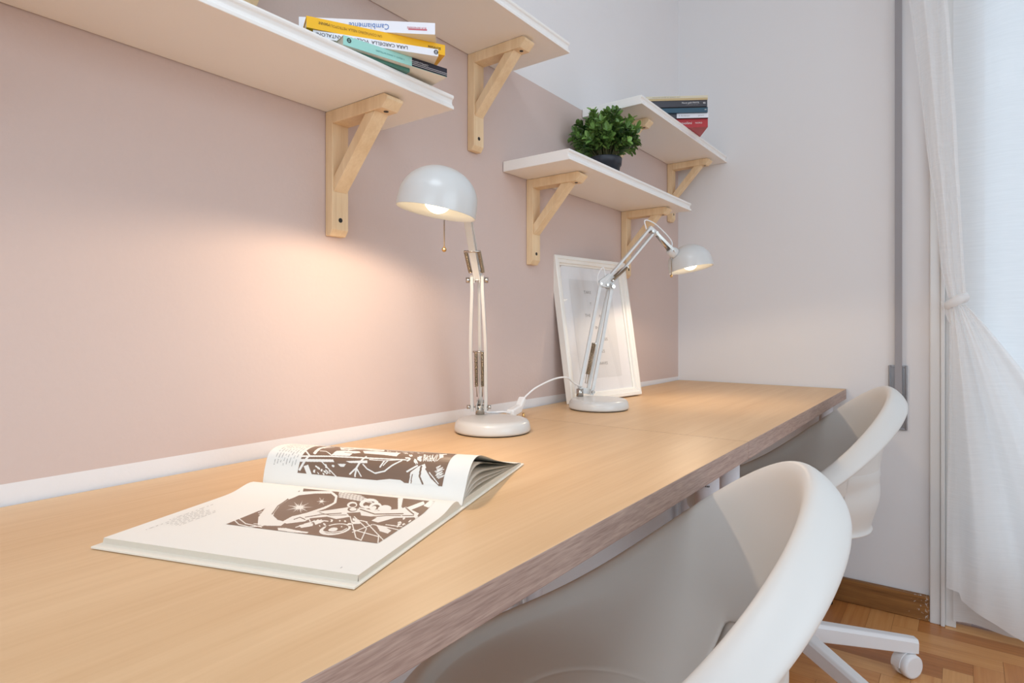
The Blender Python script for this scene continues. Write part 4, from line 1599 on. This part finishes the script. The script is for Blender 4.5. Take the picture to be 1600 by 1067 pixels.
# ================================================================== SHUTTER STRAP
t = thing('shutter_strap', 'grey roller shutter strap running down the far wall into a steel plate', 'strap', (0.7586, 0, 0.61))
MB().box((-0.0102, -0.0165, 0.075), (0.0102, -0.0150, 2.19)).build('webbing', M['strap'], t)
MB().prism([(-0.0102, -0.0165, 0.075), (-0.0102, -0.0150, 0.075), (-0.0102, 0.0, 0.055), (-0.0102, -0.0015, 0.054)], (0.0204, 0, 0)).build('webbing_end', M['strap'], t)
pl = MB()
pl.box((-0.0285, -0.004, 0.0), (0.0240, -0.0005, 0.2135))
for x0, x1 in ((-0.0285, -0.0225), (0.0180, 0.0240)):
    pl.box((x0, -0.0085, 0.0), (x1, -0.004, 0.2135))
for z0, z1 in ((0, 0.005), (0.206, 0.2135)):
    pl.box((-0.0225, -0.0085, z0), (0.0180, -0.004, z1))
po = pl.build('winder_plate', M['steel'], t, bevel=0.0012)
MB().tube([(0.0, -0.0036, 0.021), (0.0, -0.0075, 0.021)], [0.0062, 0.0045], 20).build('plate_screw', M['steel'], po)
MB().box((-0.012, -0.0046, 0.047), (0.013, -0.0036, 0.062)).build('strap_slot', M['black'], po)

# ================================================================== CURTAINS
def back_curtain():
    P = []
    x0, x1 = 0.905, 2.42
    for k in range(40):
        z_ = 2.60 - (2.60 - 0.03) * k / 39
        row = []
        for j in range(161):
            u = j / 160
            x = x0 + (x1 - x0) * u
            y = -0.042 + 0.013 * math.sin(u * 52 + 0.5 * math.sin(z_ * 1.3)) + 0.006 * math.sin(u * 23 + 1.2)
            row.append((x, y, z_))
        P.append(row)
    o = MB().grid(P).build('sheer_curtain', M['sheer'], recalc=False)
    tag(o, 'straight sheer white curtain hanging behind the tied-back one', 'curtain', 'white window curtains')


back_curtain()
KN = Vector((0.914, -0.092, 1.030))


def tied_curtain():
    t = thing('tied_curtain', 'white sheer curtain knotted to the left side of the garden door', 'curtain', (KN.x, KN.y, KN.z), 0, 'white window curtains')
    # above the knot: gathered from the rail down to the tie
    P = []
    for k in range(50):
        f = k / 49
        row = []
        for j in range(121):
            u = j / 120
            g = f ** 1.25
            z_ = 2.60 + (KN.z + 0.01 - 2.60) * f
            xl = float(np.interp(-z_, [-2.6, -1.9825, -1.7749, -1.4693, -1.308, -1.1295, -1.03], [0.715, 0.7922, 0.814, 0.8422, 0.8617, 0.8747, 0.894]))
            xr = float(np.interp(-z_, [-2.6, -1.9, -1.6, -1.363, -1.1075, -1.03], [0.84, 0.895, 0.912, 0.922, 0.934, 0.938]))
            x = xl + (xr - xl) * u
            amp = 0.016 * (1 - 0.45 * g)
            y = -0.10 + amp * math.sin(u * 11 + f * 1.5) + 0.004 * math.sin(u * 27) * (1 - f * .5)
            row.append(Vector((x, y, z_)) - KN)
        P.append(row)
    MB().grid(P).build('upper_drape', M['sheer_tied'], t, recalc=False)
    # below the knot: a fan falling to the right, with a narrow tail hanging straight
    P = []
    for k in range(60):
        f = k / 59
        row = []
        for j in range(141):
            u = j / 140
            xk = KN.x - 0.018 + 0.040 * u
            # hem position across the width
            if u < 0.10:
                xe, ze = 0.888 + 0.034 * (u / 0.10), 0.150 - 0.010 * (u / 0.10)
            else:
                w = (u - 0.10) / 0.90
                xe = 0.926 + 0.56 * w ** 1.1
                ze = 0.118 - 0.085 * min(1, w * 3.2) + 0.60 * max(0, w - 0.55) ** 1.6
            sag = math.sin(PI * f) * 0.05 * u
            fx = f ** (1.0 + 0.10 * (1 - u)) if u < 0.1 else f ** (0.98 - 0.06 * u)
            x = xk + (xe - xk) * fx
            z_ = KN.z - 0.012 + (ze - KN.z + 0.012) * f - sag * 0.6
            amp = 0.006 + 0.020 * math.sin(PI * min(1, f * 1.1)) ** 0.7
            y = -0.092 + amp * math.sin(u * 17 + 0.8) * (1 - 0.5 * u) + 0.0035 * math.sin(u * 44 + f * 3)
            row.append(Vector((x, y, z_)) - KN)
        P.append(row)
    MB().grid(P).build('lower_drape', M['sheer_tied'], t, recalc=False)
    kn = MB()
    P = []
    for i in range(17):
        a = 2 * PI * i / 16
        row = []
        for j in range(12):
            b = 2 * PI * j / 12
            r = 0.011 + 0.002 * math.sin(3 * a)
            row.append(Vector(((0.021 + r * math.cos(b)) * math.cos(a), (0.024 + r * math.cos(b)) * math.sin(a), r * 1.3 * math.sin(b) + 0.012 * math.cos(a))))
        P.append(row)
    kn.grid(P, closed=True)
    kn.build('knot', M['sheer_tied'], t, recalc=False)
    tl = MB()
    P = []
    for i in range(12):
        f = i / 11
        P.append([Vector((-0.026 + 0.010 * f + (u - 0.5) * (0.030 - 0.020 * f), 0.004 + 0.006 * math.sin(u * 6), 0.0 - 0.062 * f - 0.012 * u)) for u in np.linspace(0, 1, 10)])
    tl.grid(P)
    tl.build('knot_tail', M['sheer_tied'], t, recalc=False)


tied_curtain()
hk = MB()
hk.tube(bez([(0.884, -0.012, 1.008), (0.884, -0.06, 1.006), (0.890, -0.082, 1.007), (0.904, -0.092, 1.010)], 6), 0.0016, 8)
tag(hk.build('curtain_hook', M['steel']), 'small steel hook holding the knotted curtain to the door casing', 'hook')
rl = MB().tube([(0.70, -0.07, 2.61), (2.5, -0.07, 2.61)], 0.012, 16)
tag(rl.build('curtain_rail', M['trim_white']), 'white curtain rail above the garden door', 'curtain rail')
